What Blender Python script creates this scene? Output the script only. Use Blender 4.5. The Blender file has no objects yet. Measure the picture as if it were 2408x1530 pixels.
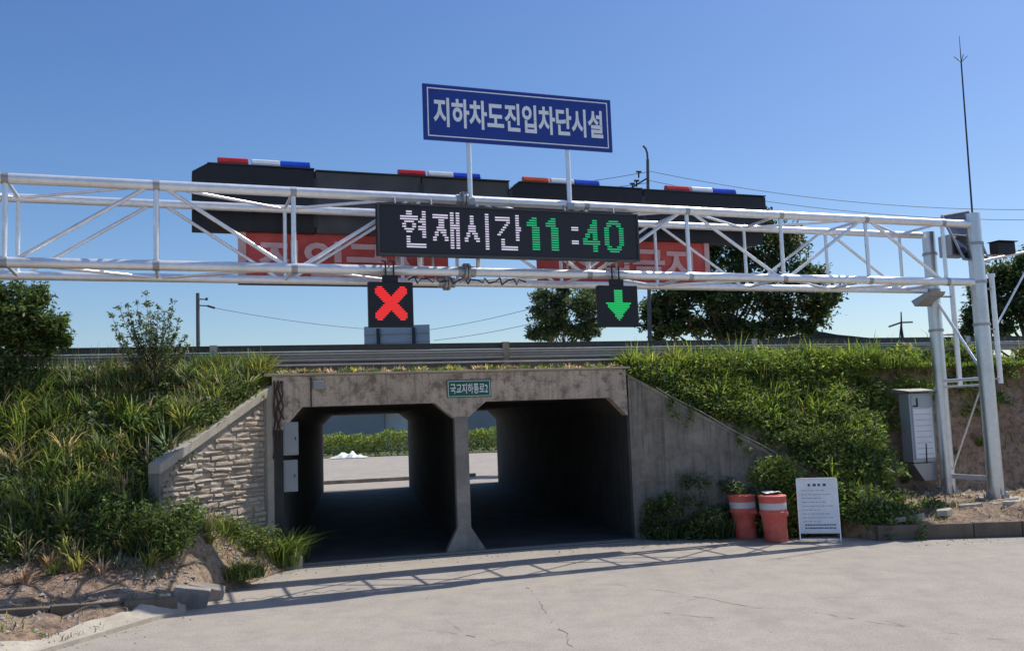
import bpy, math, random
import numpy as np
from mathutils import Vector
random.seed(7); rng = np.random.default_rng(11)
R = math.radians
D = bpy.data
scene = bpy.context.scene
COL = scene.collection

# ------------------------------------------------------------------ camera, world, sun, exposure
cam = D.cameras.new('camera'); camo = D.objects.new('camera', cam); COL.objects.link(camo)
cam.sensor_width = 36; cam.lens = 2200/2408*36; cam.clip_start = 0.1; cam.clip_end = 4000
th, ro = math.atan(0.1), 0.036
Xv = np.array([1, 0, 0.]); Fw = np.array([0, math.cos(th), math.sin(th)]); U0 = np.array([0, -math.sin(th), math.cos(th)])
Rc = math.cos(ro)*Xv - math.sin(ro)*U0; Uc = math.sin(ro)*Xv + math.cos(ro)*U0
from mathutils import Matrix
m = Matrix.Identity(4)
for i in range(3):
    m[i][0] = Rc[i]; m[i][1] = Uc[i]; m[i][2] = -Fw[i]
m[2][3] = 2.6
camo.matrix_world = m
scene.camera = camo

SUN_EL = R(56); SUN_DIR = (0.840*math.cos(SUN_EL), 0.543*math.cos(SUN_EL), math.sin(SUN_EL))
world = D.worlds.new('World'); scene.world = world; world.use_nodes = True
nt = world.node_tree; bg = nt.nodes['Background']
sky = nt.nodes.new('ShaderNodeTexSky'); sky.sky_type = 'NISHITA'; sky.sun_disc = False
sky.sun_elevation = SUN_EL; sky.sun_rotation = math.atan2(SUN_DIR[0], SUN_DIR[1])
sky.air_density = 1.0; sky.dust_density = 0.9; sky.ozone_density = 3.0; sky.altitude = 0
hsv = nt.nodes.new('ShaderNodeHueSaturation'); hsv.inputs['Saturation'].default_value = 1.24; hsv.inputs['Hue'].default_value = .507
nt.links.new(sky.outputs[0], hsv.inputs['Color']); nt.links.new(hsv.outputs[0], bg.inputs[0]); bg.inputs[1].default_value = 0.106
sl = D.lights.new('sun', 'SUN'); sl.energy = 3.5; sl.angle = R(0.5); sl.color = (1, 0.955, 0.89)
so = D.objects.new('sun', sl); COL.objects.link(so)
so.rotation_euler = Vector(SUN_DIR).to_track_quat('Z', 'Y').to_euler()
scene.view_settings.view_transform = 'Standard'; scene.view_settings.look = 'None'
scene.view_settings.exposure = 0.3; scene.view_settings.gamma = 1

# ------------------------------------------------------------------ frames
# A: face of the underpass; T: the gantry truss; K: along the tunnel
def frame(deg, o):
    a = R(deg); u = np.array([math.cos(a), math.sin(a), 0]); n = np.array([u[1], -u[0], 0]); o = np.array(o, float)
    return lambda s, d, z: o + u*s + n*d + np.array([0, 0, z])
AO = (-1.06, 19.27, 0)
A = frame(16, AO); T = frame(20, (-0.78, 16.5, 0))
ua = np.array([math.cos(R(16)), math.sin(R(16)), 0]); na = np.array([ua[1], -ua[0], 0])
ek = np.array([-0.165, 1, 0])
def K(s, L, z): return np.array(AO) + ua*s + ek*L + np.array([0, 0, z])
def W(x, y, z): return np.array([x, y, z], float)

# ------------------------------------------------------------------ mesh helper
class MB:
    def __init__(s): s.v = []; s.f = []
    def add(s, vs, fs):
        b = len(s.v); s.v += [tuple(map(float, p)) for p in vs]; s.f += [tuple(b+i for i in f) for f in fs]; return s
    def box(s, f, a0, a1, b0, b1, c0, c1):
        vs = [f(a, b, c) for a in (a0, a1) for b in (b0, b1) for c in (c0, c1)]
        return s.add(vs, [(0, 1, 3, 2), (4, 6, 7, 5), (0, 4, 5, 1), (2, 3, 7, 6), (0, 2, 6, 4), (1, 5, 7, 3)])
    def tube(s, p, q, r, n=12, r2=None, caps=True):
        p = np.array(p, float); q = np.array(q, float); d = q-p; L = np.linalg.norm(d)
        if L < 1e-6: return s
        d /= L; r2 = r if r2 is None else r2
        a = np.array([0, 0, 1.]) if abs(d[2]) < .9 else np.array([1., 0, 0])
        x = np.cross(d, a); x /= np.linalg.norm(x); y = np.cross(d, x)
        vs = []
        for c, rr in ((p, r), (q, r2)):
            for i in range(n):
                t = 2*math.pi*i/n; vs.append(c + rr*(math.cos(t)*x+math.sin(t)*y))
        fs = [(i, (i+1) % n, n+(i+1) % n, n+i) for i in range(n)]
        if caps: fs += [tuple(range(n-1, -1, -1)), tuple(range(n, 2*n))]
        return s.add(vs, fs)
    def path(s, pts, r, n=8):
        for a, b in zip(pts[:-1], pts[1:]): s.tube(a, b, r, n)
        return s
    def prism(s, f, poly, b0, b1):          # poly of (a,c); extruded along b
        n = len(poly)
        vs = [f(a, b0, c) for a, c in poly] + [f(a, b1, c) for a, c in poly]
        return s.add(vs, [tuple(range(n)), tuple(range(2*n-1, n-1, -1))] + [(i, n+i, n+(i+1) % n, (i+1) % n) for i in range(n)])
    def lathe(s, c, prof, n=32, tilt=(0, 0)):
        c = np.array(c, float); vs = []
        for z, r in prof:
            for i in range(n):
                t = 2*math.pi*i/n; vs.append(c + np.array([r*math.cos(t)+tilt[0]*z, r*math.sin(t)+tilt[1]*z, z]))
        k = len(prof)
        fs = [(j*n+i, j*n+(i+1) % n, (j+1)*n+(i+1) % n, (j+1)*n+i) for j in range(k-1) for i in range(n)]
        fs += [tuple(range(n-1, -1, -1)), tuple(range((k-1)*n, k*n))]
        return s.add(vs, fs)

ORG = {}
def link_mesh(name, me, mat, parent=None, org=None):
    o = D.objects.new(name, me); COL.objects.link(o)
    if mat is not None: me.materials.append(mat)
    if parent is not None: o.parent = parent
    return o
def smooth_by_angle(me, ang=35):
    me.polygons.foreach_set('use_smooth', [True]*len(me.polygons))
    me.update()
    try: me.set_sharp_from_angle(angle=R(ang))
    except Exception: pass
def part(name, mb, mat, parent, smooth=False, label=None, bevel=0):
    root = parent
    while root.parent: root = root.parent
    base = np.array(ORG.get(root.name, (0, 0, 0)))
    me = D.meshes.new(name); me.from_pydata([tuple(np.array(v)-base) for v in mb.v], [], mb.f); me.update()
    import bmesh
    bm = bmesh.new(); bm.from_mesh(me); bmesh.ops.recalc_face_normals(bm, faces=bm.faces)
    bm.to_mesh(me); bm.free()
    if smooth: smooth_by_angle(me)
    o = link_mesh(name, me, mat, parent)
    if label: o['label'] = label
    if bevel:
        b = o.modifiers.new('bevel', 'BEVEL'); b.width = bevel; b.segments = 2; b.limit_method = 'ANGLE'
    return o
def thing(name, loc, label, cat, group=None):
    o = D.objects.new(name, None); COL.objects.link(o); o.empty_display_size = .2
    o.location = tuple(map(float, loc)); ORG[o.name] = tuple(map(float, loc))
    o['label'] = label; o['category'] = cat
    if group: o['group'] = group
    return o
def solo(name, mb, mat, label=None, cat=None, kind=None, group=None, smooth=False, bevel=0):
    me = D.meshes.new(name); v = np.array(mb.v); c = v.mean(0); c[2] = v[:, 2].min()
    if kind == 'structure': c = np.zeros(3)
    me.from_pydata([tuple(p) for p in (v-c)], [], mb.f); me.update()
    import bmesh
    bm = bmesh.new(); bm.from_mesh(me); bmesh.ops.recalc_face_normals(bm, faces=bm.faces); bm.to_mesh(me); bm.free()
    if smooth: smooth_by_angle(me)
    o = link_mesh(name, me, mat); o.location = tuple(c)
    if label: o['label'] = label
    if cat: o['category'] = cat
    if kind: o['kind'] = kind
    if group: o['group'] = group
    if bevel:
        b = o.modifiers.new('bevel', 'BEVEL'); b.width = bevel; b.segments = 2; b.limit_method = 'ANGLE'
    return o

# ------------------------------------------------------------------ materials
def mat(name):
    m = D.materials.new(name); m.use_nodes = True
    return m, m.node_tree, m.node_tree.nodes['Principled BSDF']
def N(nt, t, **k):
    n = nt.nodes.new(t)
    for a, b in k.items(): setattr(n, a, b)
    return n
def coords(nt, scale=(1, 1, 1), kind='Object'):
    tc = N(nt, 'ShaderNodeTexCoord'); mp = N(nt, 'ShaderNodeMapping'); mp.inputs['Scale'].default_value = scale
    nt.links.new(tc.outputs[kind], mp.inputs[0]); return mp.outputs[0]
def noise(nt, vec, scale, detail=5, rough=.6):
    n = N(nt, 'ShaderNodeTexNoise'); n.inputs['Scale'].default_value = scale; n.inputs['Detail'].default_value = detail
    n.inputs['Roughness'].default_value = rough; nt.links.new(vec, n.inputs['Vector']); return n.outputs['Fac']
def ramp(nt, fac, stops):
    r = N(nt, 'ShaderNodeValToRGB'); e = r.color_ramp.elements
    while len(e) < len(stops): e.new(.5)
    for el, (p, c) in zip(e, stops):
        el.position = p; el.color = (c, c, c, 1) if isinstance(c, (int, float)) else (*c, 1)
    nt.links.new(fac, r.inputs[0]); return r.outputs[0]
def mix(nt, fac, a, b, mode='MIX'):
    n = N(nt, 'ShaderNodeMix', data_type='RGBA', blend_type=mode)
    for sock, v in ((n.inputs[0], fac), (n.inputs[6], a), (n.inputs[7], b)):
        if hasattr(v, 'is_linked') or hasattr(v, 'links'): nt.links.new(v, sock)
        elif isinstance(v, (int, float)): sock.default_value = v
        else: sock.default_value = (*v, 1)
    return n.outputs[2]
def bump(nt, h, strength, dist, bsdf):
    b = N(nt, 'ShaderNodeBump'); b.inputs['Strength'].default_value = strength; b.inputs['Distance'].default_value = dist
    nt.links.new(h, b.inputs['Height']); nt.links.new(b.outputs[0], bsdf.inputs['Normal'])
def simple(name, col, rough=.6, metal=0., var=.12, scale=6, bmp=0.1):
    m, nt, b = mat(name); v = coords(nt)
    n = noise(nt, v, scale); c1 = tuple(max(0, c*(1-var)) for c in col); c2 = tuple(min(1, c*(1+var)) for c in col)
    nt.links.new(ramp(nt, n, [(.3, c1), (.7, c2)]), b.inputs['Base Color'])
    b.inputs['Roughness'].default_value = rough; b.inputs['Metallic'].default_value = metal
    if bmp: bump(nt, noise(nt, v, scale*5), bmp, .01, b)
    return m
def concrete(name, base, dark, stain, streak=.6, scale=1.0):
    m, nt, b = mat(name); v = coords(nt); vs = coords(nt, (5, 5, .35))
    n1 = noise(nt, v, 1.3*scale, 8, .65); n2 = noise(nt, vs, 1.4*scale, 6, .6); n3 = noise(nt, v, 22*scale, 4, .7)
    c = mix(nt, ramp(nt, n1, [(.35, 0), (.68, 1)]), base, dark)
    c = mix(nt, ramp(nt, n2, [(.5, 0.), (.72, streak)]), c, stain)
    c = mix(nt, ramp(nt, n3, [(.3, .35), (.6, 0)]), c, tuple(x*.5 for x in base))
    nt.links.new(c, b.inputs['Base Color']); b.inputs['Roughness'].default_value = .9
    bump(nt, n3, .35, .02, b); return m
def portal(name):
    m, nt, b = mat(name); v = coords(nt); vs = coords(nt, (6, 6, .3)); vb = coords(nt, (1, 1, 1))
    n1 = noise(nt, v, 1.1, 9, .7); n2 = noise(nt, vs, 1.6, 7, .65); n3 = noise(nt, v, 24, 5, .75); n4 = noise(nt, v, 4.5, 7, .7); n5 = noise(nt, coords(nt, (9, 9, .5)), 2.3, 5, .6)
    c = mix(nt, ramp(nt, n1, [(.38, 0), (.62, 1)]), (.7, .57, .45), (.48, .39, .31))
    c = mix(nt, ramp(nt, n4, [(.48, 0), (.62, .8)]), c, (.2, .15, .115))
    c = mix(nt, ramp(nt, n2, [(.5, 0), (.7, .5)]), c, (.2, .155, .12))
    c = mix(nt, ramp(nt, n5, [(.6, 0), (.72, .75)]), c, (.68, .64, .57))
    c = mix(nt, ramp(nt, n3, [(.3, .6), (.5, 0)]), c, (.16, .13, .1))
    nt.links.new(c, b.inputs['Base Color']); b.inputs['Roughness'].default_value = .92
    bump(nt, n4, .5, .03, b); return m
def galv(name, base=.62, rough=.36, metal=.85):
    m, nt, b = mat(name); v = coords(nt)
    n = noise(nt, v, 9, 4); n2 = noise(nt, v, 1.2, 3)
    c = mix(nt, ramp(nt, n, [(.3, 0), (.7, 1)]), (base*.9,)*3, (base*1.05, base*1.06, base*1.09))
    c = mix(nt, ramp(nt, n2, [(.5, 0), (.8, .35)]), c, (base*.55, base*.5, base*.44))
    nt.links.new(c, b.inputs['Base Color']); b.inputs['Metallic'].default_value = metal
    nt.links.new(ramp(nt, n, [(.2, rough-.03), (.8, rough+.06)]), b.inputs['Roughness']); return m
def emis(name, col, s):
    m, nt, b = mat(name); b.inputs['Base Color'].default_value = (*[c*.3 for c in col], 1)
    b.inputs['Emission Color'].default_value = (*col, 1); b.inputs['Emission Strength'].default_value = s; return m
def leafmat(name, trans=.35, rough=.55):
    m, nt, b = mat(name)
    at = N(nt, 'ShaderNodeAttribute', attribute_name='tint')
    nt.links.new(at.outputs['Color'], b.inputs['Base Color']); b.inputs['Roughness'].default_value = rough
    b.inputs['Specular IOR Level'].default_value = .35
    tr = N(nt, 'ShaderNodeBsdfTranslucent'); mx = N(nt, 'ShaderNodeMixShader'); mx.inputs[0].default_value = trans
    hs = N(nt, 'ShaderNodeHueSaturation'); hs.inputs['Saturation'].default_value = 1.15; hs.inputs['Value'].default_value = 1.35
    nt.links.new(at.outputs['Color'], hs.inputs['Color']); nt.links.new(hs.outputs[0], tr.inputs[0])
    nt.links.new(b.outputs[0], mx.inputs[1]); nt.links.new(tr.outputs[0], mx.inputs[2])
    nt.links.new(mx.outputs[0], nt.nodes['Material Output'].inputs[0]); return m

M = {}
M['steel'] = galv('galvanised_steel', .93, .3, .45)
M['steel_post'] = galv('post_steel', .72, .33, .8)
M['rail'] = galv('weathered_rail', .42, .5, .5)
M['steel_dull'] = galv('dull_steel', .45, .5, .7)
M['steel_dark'] = simple('dark_steel', (.05, .055, .06), .55, .4)
M['black'] = simple('black_paint', (.012, .013, .017), .6, .0, .25, 3, .05)
M['black_grey'] = simple('grey_black_paint', (.075, .075, .078), .6, 0, .2, 2, .05)
M['screen'] = simple('led_screen', (.02, .02, .025), .5, 0, .2, 40, .2)
M['blue'] = simple('sign_blue', (.014, .045, .29), .4, 0, .08, 1.5, 0)
M['white'] = simple('white_sheeting', (.92, .94, .97), .5, 0, .05, 2, 0)
M['white_paint'] = simple('white_paint', (.86, .88, .9), .55, 0, .1, 3, .05)
M['green_sign'] = simple('sign_green', (.0, .12, .085), .45, 0, .1, 4, 0)
M['red_cloth'] = simple('red_cloth', (.6, .1, .09), .75, 0, .22, 1.6, .15)
M['pink_white'] = simple('faded_white_print', (.72, .46, .46), .75, 0, .12, 3, 0)
M['lens_red'] = simple('red_lens', (.52, .03, .025), .2, 0, .15, 6, 0)
M['lens_orange'] = simple('orange_lens', (.6, .1, .02), .2, 0, .15, 6, 0)
M['lens_white'] = simple('white_lens', (.75, .78, .82), .25, 0, .1, 6, 0)
M['lens_blue'] = simple('blue_lens', (.02, .08, .6), .2, 0, .2, 6, 0)
M['led_white'] = emis('white_led', (.78, .72, .9), .62)
M['led_green'] = emis('green_led', (.02, .5, .2), .62)
M['led_red'] = emis('red_led', (.95, .04, .04), .78)
M['led_green2'] = emis('bright_green_led', (.02, .6, .16), .7)
M['lintel'] = portal('lintel_concrete')
M['conc'] = concrete('weathered_concrete', (.42, .37, .31), (.17, .155, .14), (.1, .09, .075), .5)
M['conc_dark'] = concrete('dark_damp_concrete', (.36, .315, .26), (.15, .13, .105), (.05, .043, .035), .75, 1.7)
M['kerb_soil_shade'] = concrete('soil_shade_concrete', (.2, .16, .12), (.12, .095, .07), (.06, .05, .035), .3, 2.5)  # soil brown, with the shade of the kerb faces put into the dark tone
M['conc_shade'] = concrete('shaded_concrete', (.085, .08, .072), (.045, .043, .04), (.02, .02, .02), .6)  # tunnel interior: its shade is put into the dark concrete colour
M['conc_light'] = concrete('pale_concrete', (.54, .48, .39), (.38, .33, .265), (.22, .19, .15), .35, 1.5)
M['stone'] = concrete('stone_facing', (.72, .6, .47), (.5, .4, .31), (.28, .21, .15), .35, 2.2)
def stone_mat():
    m, nt, b = mat('rough_stone_facing'); v = coords(nt); vh = coords(nt, (1.5, 1.5, 6))
    n1 = noise(nt, vh, 1.6, 7, .7); n2 = noise(nt, v, 3.2, 7, .7); n3 = noise(nt, v, 30, 4, .7)
    c = mix(nt, ramp(nt, n1, [(.36, 0), (.64, 1)]), (.6, .5, .385), (.4, .33, .26))
    c = mix(nt, ramp(nt, n2, [(.5, 0), (.68, .8)]), c, (.36, .3, .25))
    c = mix(nt, ramp(nt, n1, [(.22, .85), (.36, 0)]), c, (.2, .16, .13))
    c = mix(nt, ramp(nt, n3, [(.3, .6), (.5, 0)]), c, (.22, .17, .13))
    nt.links.new(c, b.inputs['Base Color']); b.inputs['Roughness'].default_value = .95; bump(nt, n2, .8, .06, b); return m
M['stone'] = stone_mat()
M['plastic_orange'] = simple('faded_orange_plastic', (.66, .1, .075), .5, 0, .16, 4, .1)
m_, nt_, b_s = mat('scuffed_orange_plastic'); v_ = coords(nt_)
c_ = mix(nt_, ramp(nt_, noise(nt_, v_, 3, 6, .7), [(.4, 0), (.7, 1)]), (.66, .11, .08), (.7, .2, .15))
c_ = mix(nt_, ramp(nt_, noise(nt_, v_, 9, 8, .8), [(.56, 0), (.68, .6)]), c_, (.6, .36, .3)); c_ = mix(nt_, ramp(nt_, noise(nt_, v_, 5, 5, .7), [(.62, 0), (.75, .6)]), c_, (.3, .1, .07))
nt_.links.new(c_, b_s.inputs['Base Color']); b_s.inputs['Roughness'].default_value = .6; bump(nt_, noise(nt_, v_, 4, 3), .5, .03, b_s); M['plastic_orange'] = m_
M['band'] = simple('reflective_band', (.6, .6, .62), .4, 0, .1, 12, 0)
M['grey_box'] = simple('grey_enclosure', (.33, .35, .36), .5, .1, .1, 3, .03)
M['cabinet'] = simple('pale_cabinet_steel', (.42, .46, .5), .4, .3, .08, 2, .03)
M['solar'] = simple('solar_cells', (.015, .02, .035), .15, 0, .2, 10, 0)
M['cable'] = simple('black_cable', (.03, .03, .03), .6, 0)
M['rust'] = simple('rusty_cable', (.07, .045, .035), .8, 0, .4, 9, .3)
M['bark'] = simple('bark', (.09, .07, .05), .95, 0, .4, 12, .6)
M['pole'] = simple('pole_concrete', (.12, .125, .13), .8, 0, .15, 3)
M['leaf'] = leafmat('leaf', .42)
M['grass'] = leafmat('grass_blade', .45, .5)
M['wall_blue'] = simple('blue_grey_cladding', (.25, .275, .3), .6, 0, .1, .5)
M['wall_pale'] = simple('pale_cladding', (.5, .54, .6), .6, 0, .1, .5)
M['roof_white'] = simple('white_roof', (.75, .75, .73), .5, 0, .06, .5)
M['bag'] = simple('white_plastic_sheet', (.82, .84, .8), .45, 0, .06, 3, .6)
M['ink'] = simple('dark_print', (.08, .09, .11), .6, 0, .2, 30, 0)
M['ink_pale'] = simple('pale_print', (.4, .43, .46), .6, 0, .2, 30, 0)
M['rock'] = simple('stone_chip', (.33, .3, .25), .9, 0, .35, 8, .5)

def road_mat():
    m, nt, b = mat('road_concrete'); v = coords(nt)
    n1 = noise(nt, v, .35, 5, .6); n2 = noise(nt, v, 2.2, 8, .7); n3 = noise(nt, v, 38, 3, .8)
    c = mix(nt, ramp(nt, n1, [(.35, 0), (.7, 1)]), (.44, .38, .31), (.385, .345, .29))
    c = mix(nt, ramp(nt, n2, [(.42, 0), (.75, .55)]), c, (.24, .215, .185))
    c = mix(nt, ramp(nt, n3, [(.34, .75), (.5, 0)]), c, (.18, .165, .145))
    c = mix(nt, ramp(nt, noise(nt, v, 14, 6, .8), [(.55, 0), (.68, .5)]), c, (.22, .2, .175))
    c = mix(nt, ramp(nt, n3, [(.62, 0), (.72, .35)]), c, (.55, .53, .5))
    vt = coords(nt, (1.6, .22, 1)); n4 = noise(nt, vt, 1.0, 6, .65)
    c = mix(nt, ramp(nt, n4, [(.5, 0), (.75, .35)]), c, (.24, .22, .19))
    c = mix(nt, ramp(nt, noise(nt, v, .9, 3, .5), [(.55, 0), (.72, .45)]), c, (.43, .37, .28))
    n5 = noise(nt, v, 95, 2, .5)
    c = mix(nt, ramp(nt, n5, [(.66, 0), (.72, .6)]), c, (.12, .11, .1))
    # dark damp spots
    sp = N(nt, 'ShaderNodeTexVoronoi'); sp.inputs['Scale'].default_value = 2.3; nt.links.new(v, sp.inputs['Vector'])
    c = mix(nt, ramp(nt, sp.outputs['Distance'], [(.03, .5), (.07, 0)]), c, (.13, .12, .11))
    # wandering cracks
    wv = N(nt, 'ShaderNodeMix', data_type='VECTOR'); wv.inputs[0].default_value = .18
    ncol = N(nt, 'ShaderNodeTexNoise'); ncol.inputs['Scale'].default_value = 1.6; ncol.inputs['Detail'].default_value = 6
    nt.links.new(v, ncol.inputs['Vector']); nt.links.new(v, wv.inputs[4]); nt.links.new(ncol.outputs['Color'], wv.inputs[5])
    cr = N(nt, 'ShaderNodeTexVoronoi', feature='DISTANCE_TO_EDGE'); cr.inputs['Scale'].default_value = .33
    nt.links.new(wv.outputs[1], cr.inputs['Vector'])
    crk = ramp(nt, cr.outputs['Distance'], [(.0015, 1), (.004, 0)])
    brk = ramp(nt, noise(nt, v, 1.1, 4), [(.52, 0), (.66, .55)])
    f = mix(nt, 1.0, crk, brk, 'MULTIPLY')
    c = mix(nt, f, c, (.1, .09, .08))
    nt.links.new(c, b.inputs['Base Color']); b.inputs['Roughness'].default_value = .92
    bump(nt, n3, .35, .01, b); return m
M['road'] = road_mat(); M['dark_floor'] = simple('shaded_floor', (.085, .083, .08), .8, 0, .3, 1.2, .2)  # tunnel floor colour darkened to carry the shade inside
def soil_mat():
    m, nt, b = mat('dry_soil'); v = coords(nt)
    n1 = noise(nt, v, .9, 6, .6); n2 = noise(nt, v, 7, 7, .7); n3 = noise(nt, v, 40, 3, .7)
    c = mix(nt, ramp(nt, n1, [(.35, 0), (.65, 1)]), (.52, .38, .26), (.42, .27, .19))
    c = mix(nt, ramp(nt, n2, [(.38, .75), (.55, 0)]), c, (.11, .075, .05))
    c = mix(nt, ramp(nt, noise(nt, v, 2.6, 6, .7), [(.5, 0), (.66, .6)]), c, (.28, .2, .13))
    c = mix(nt, ramp(nt, n2, [(.6, 0), (.75, .6)]), c, (.55, .47, .33))
    c = mix(nt, ramp(nt, n3, [(.3, .5), (.5, 0)]), c, (.09, .065, .045))
    nt.links.new(c, b.inputs['Base Color']); b.inputs['Roughness'].default_value = .95
    bump(nt, n2, 1.0, .12, b); return m
M['soil'] = soil_mat()
M['crack'] = simple('crack_dirt', (.21, .185, .15), .95, 0, .4, 9, 0)
M['ground'] = simple('meadow', (.1, .11, .05), .95, 0, .4, .4, .3)
M['asphalt'] = simple('asphalt', (.07, .07, .072), .9, 0, .2, 3, .2)

# ------------------------------------------------------------------ noise and terrain functions
_H = rng.random((256, 256))
def vn(x, y, seed=0):
    x = np.asarray(x, float)+seed*17.3; y = np.asarray(y, float)+seed*9.7
    xi = np.floor(x).astype(int); yi = np.floor(y).astype(int); fx = x-xi; fy = y-yi
    fx = fx*fx*(3-2*fx); fy = fy*fy*(3-2*fy); g = lambda a, b: _H[a % 256, b % 256]
    return (g(xi, yi)*(1-fx)+g(xi+1, yi)*fx)*(1-fy)+(g(xi, yi+1)*(1-fx)+g(xi+1, yi+1)*fx)*fy
def fb(x, y, seed=0): return .55*vn(x, y, seed)+.3*vn(2.1*np.asarray(x), 2.1*np.asarray(y), seed+1)+.15*vn(4.3*np.asarray(x), 4.3*np.asarray(y), seed+2)
def ss(t): t = np.clip(t, 0, 1); return t*t*(3-2*t)
CR = -.5                                    # crest line (d)
# right bank
def outR(s): s = np.asarray(s, float); return np.where(s < 7.0, .364*(s-3.75)+.02, 1.203+1.75*ss((s-7.0)/.8)+.34*np.maximum(0, s-7.8))
def hR(s, d):
    s = np.asarray(s, float); d = np.asarray(d, float)
    toe = 2.4-2.1*ss((s-8.3)/1.9)
    zw = 3.48-.63*(s-3.6)
    o = outR(s); wing = 3.6+(zw-3.6)*np.clip((d-CR)/(o-CR), 0, 1)
    free = 3.6*(1-(d-CR)/(toe-CR))
    k = ss((s-6.4)/.6); bank = wing*(1-k)+free*k
    pad = .27+.23*ss((o-d)/.9)
    h = np.where(s < 7.0, bank, np.maximum(bank, pad))
    amp = np.clip((3.7-h)*.4, 0, .18)*np.clip((o-d)*2, .0, 1)
    return h+(fb(s*1.5, d*1.5, 3)-.5)*amp*2+(fb(s*5, d*5, 8)-.5)*np.clip((3.6-h)*.2, 0, .09)*np.clip((o-d)*2, 0, 1)*np.clip(s-5, 0, 1)
# left bank
def outL(s):                                # road edge, d as a function of s
    xs = [-20, -11, -6.59, -5.10, -4.69, -3.45, -3.3]; ys = [24, 12, 5.99, 4.0, 2.94, .45, -.2]
    return np.interp(s, xs, ys)
def bankL(s, d): return 3.6-(.88*(d-CR)+.06*(np.abs(s)-4)*0)
def hL(s, d, front=False):
    s = np.asarray(s, float); d = np.asarray(d, float); o = outL(s)
    r = np.maximum(0, np.minimum(o-d, (-3.6-s)*1.0+1.0*(d*.45)))
    F = .03+.2*ss(r/.9)+.68*np.clip((4.05-d)/1.75, 0, 1)**1.15*ss(r/2.0)
    b = bankL(s, d)
    if front: b = b*ss((-s-5.45)/.55)
    else:
        zw = 3.43-.465*np.clip((-3.8-s)/.643, 0, 4); dw = np.clip((-3.8-s)/.643*.766, 0.02, 9)
        wing = 3.6+(zw-3.6)*np.clip((d-CR)/(dw-CR), 0, 1.0)
        k = ss((-s-5.2)/.8); b = wing*(1-k)+b*k
    h = np.maximum(b, F) if not front else np.maximum(b, F)
    amp = np.clip((3.7-h)*.3, 0, .16)*np.clip((o-d)*2, 0, 1)
    return h+(fb(s*1.4, d*1.4, 5)-.5)*amp*2+(fb(s*5, d*5, 8)-.5)*.09*np.clip((o-d)*1.5, 0, 1)

def sheet(name, fs, hf, srange, dlo, dhi, ns, nd, m, back=None):
    mb = MB(); S = np.linspace(*srange, ns); rows = []
    vs = []
    for s in S:
        lo, hi = float(dlo(s)), float(dhi(s)); dd = list(lo+(hi-lo)*np.linspace(0, 1, nd))
        zz = list(hf(np.full(nd, s), np.array(dd)))
        dd.append(hi); zz.append(-.1)
        vs += [A(s, d, z) for d, z in zip(dd, zz)]
    w = nd+1
    mb.add(vs, [(i*w+j, i*w+j+1, (i+1)*w+j+1, (i+1)*w+j) for i in range(ns-1) for j in range(w-1)])
    o = solo(name, mb, m, kind='structure', smooth=True); return o

# ------------------------------------------------------------------ setting
g = MB(); g.box(W, -900, 900, -60, 2500, -.6, -.05); solo('ground', g, M['ground'], kind='structure')
rd = MB()
edge = [A(s, d, 0) for s, d in [(-3.62, .02), (-3.55, .45), (-4.79, 2.94), (-5.20, 4.0), (-6.7, 5.99), (-11.2, 12), (-20, 24)]]
pts = edge + [W(-20, -30, 0), W(40, -30, 0), A(32, 11.0, 0), A(12.3, 4.5, 0), A(7.9, 2.95, 0), A(7.45, 2.2, 0), A(7.05, 1.25, 0), A(3.9, .15, 0), A(3.62, .02, 0)]
rd.add(pts, [tuple(range(len(pts)))]); solo('road', rd, M['road'], kind='structure')
crk = MB()
for path_ in ([(0.06, 15.05), (0.22, 13.96), (0.34, 12.61), (0.51, 11.61), (0.54, 10.77)], [(0.43, 15.08), (1.47, 14.76), (2.3, 13.89), (3.02, 12.83), (3.81, 12.28), (4.4, 11.44), (4.96, 10.91), (5.44, 10.39)], [(-1.12, 12.1), (-0.51, 11.55), (0.04, 11.04)], [(1.85, 12.62), (2.24, 12.29), (2.54, 12.19)]):
    P_ = []
    for a_, b_ in zip(path_[:-1], path_[1:]):
        k_ = max(3, int(math.dist(a_, b_)/.12))
        P_ += [(a_[0]+(b_[0]-a_[0])*i/k_+random.gauss(0, .022), a_[1]+(b_[1]-a_[1])*i/k_+random.gauss(0, .022)) for i in range(k_)]
    for i, (a_, b_) in enumerate(zip(P_[:-1], P_[1:])):
        if random.random() < .38: continue
        w_ = random.uniform(.0015, .008); dx, dy = b_[0]-a_[0], b_[1]-a_[1]; L_ = math.hypot(dx, dy)+1e-6; nx, ny = -dy/L_*w_, dx/L_*w_
        crk.add([(a_[0]-nx, a_[1]-ny, .004), (b_[0]-nx, b_[1]-ny, .004), (b_[0]+nx, b_[1]+ny, .004), (a_[0]+nx, a_[1]+ny, .004)], [(0, 1, 2, 3)])
solo('road_cracks', crk, M['crack'], kind='structure')
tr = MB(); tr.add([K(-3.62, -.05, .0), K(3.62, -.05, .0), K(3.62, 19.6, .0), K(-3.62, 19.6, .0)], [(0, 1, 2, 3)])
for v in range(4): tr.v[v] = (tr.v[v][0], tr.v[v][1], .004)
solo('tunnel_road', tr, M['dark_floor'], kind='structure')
fr_ = MB(); fr_.add([A(-40, -19, 0), A(30, -19, 0), W(40, 74, 0), W(-60, 78, 0)], [(0, 1, 2, 3)]); solo('far_road', fr_, M['road'], kind='structure')
sheet('right_embankment', A, hR, (3.75, 30), lambda s: CR, lambda s: max(outR(s), CR+.25), 260, 46, M['soil'])
sheet('left_embankment', A, hL, (-24, -5.98), lambda s: CR, lambda s: outL(s), 260, 200, M['soil'])
sheet('wing_backfill', A, hL, (-6.0, -3.8), lambda s: CR, lambda s: max((-3.82-s)/.643*.766-.3, CR+.05), 24, 24, M['soil'])
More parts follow.
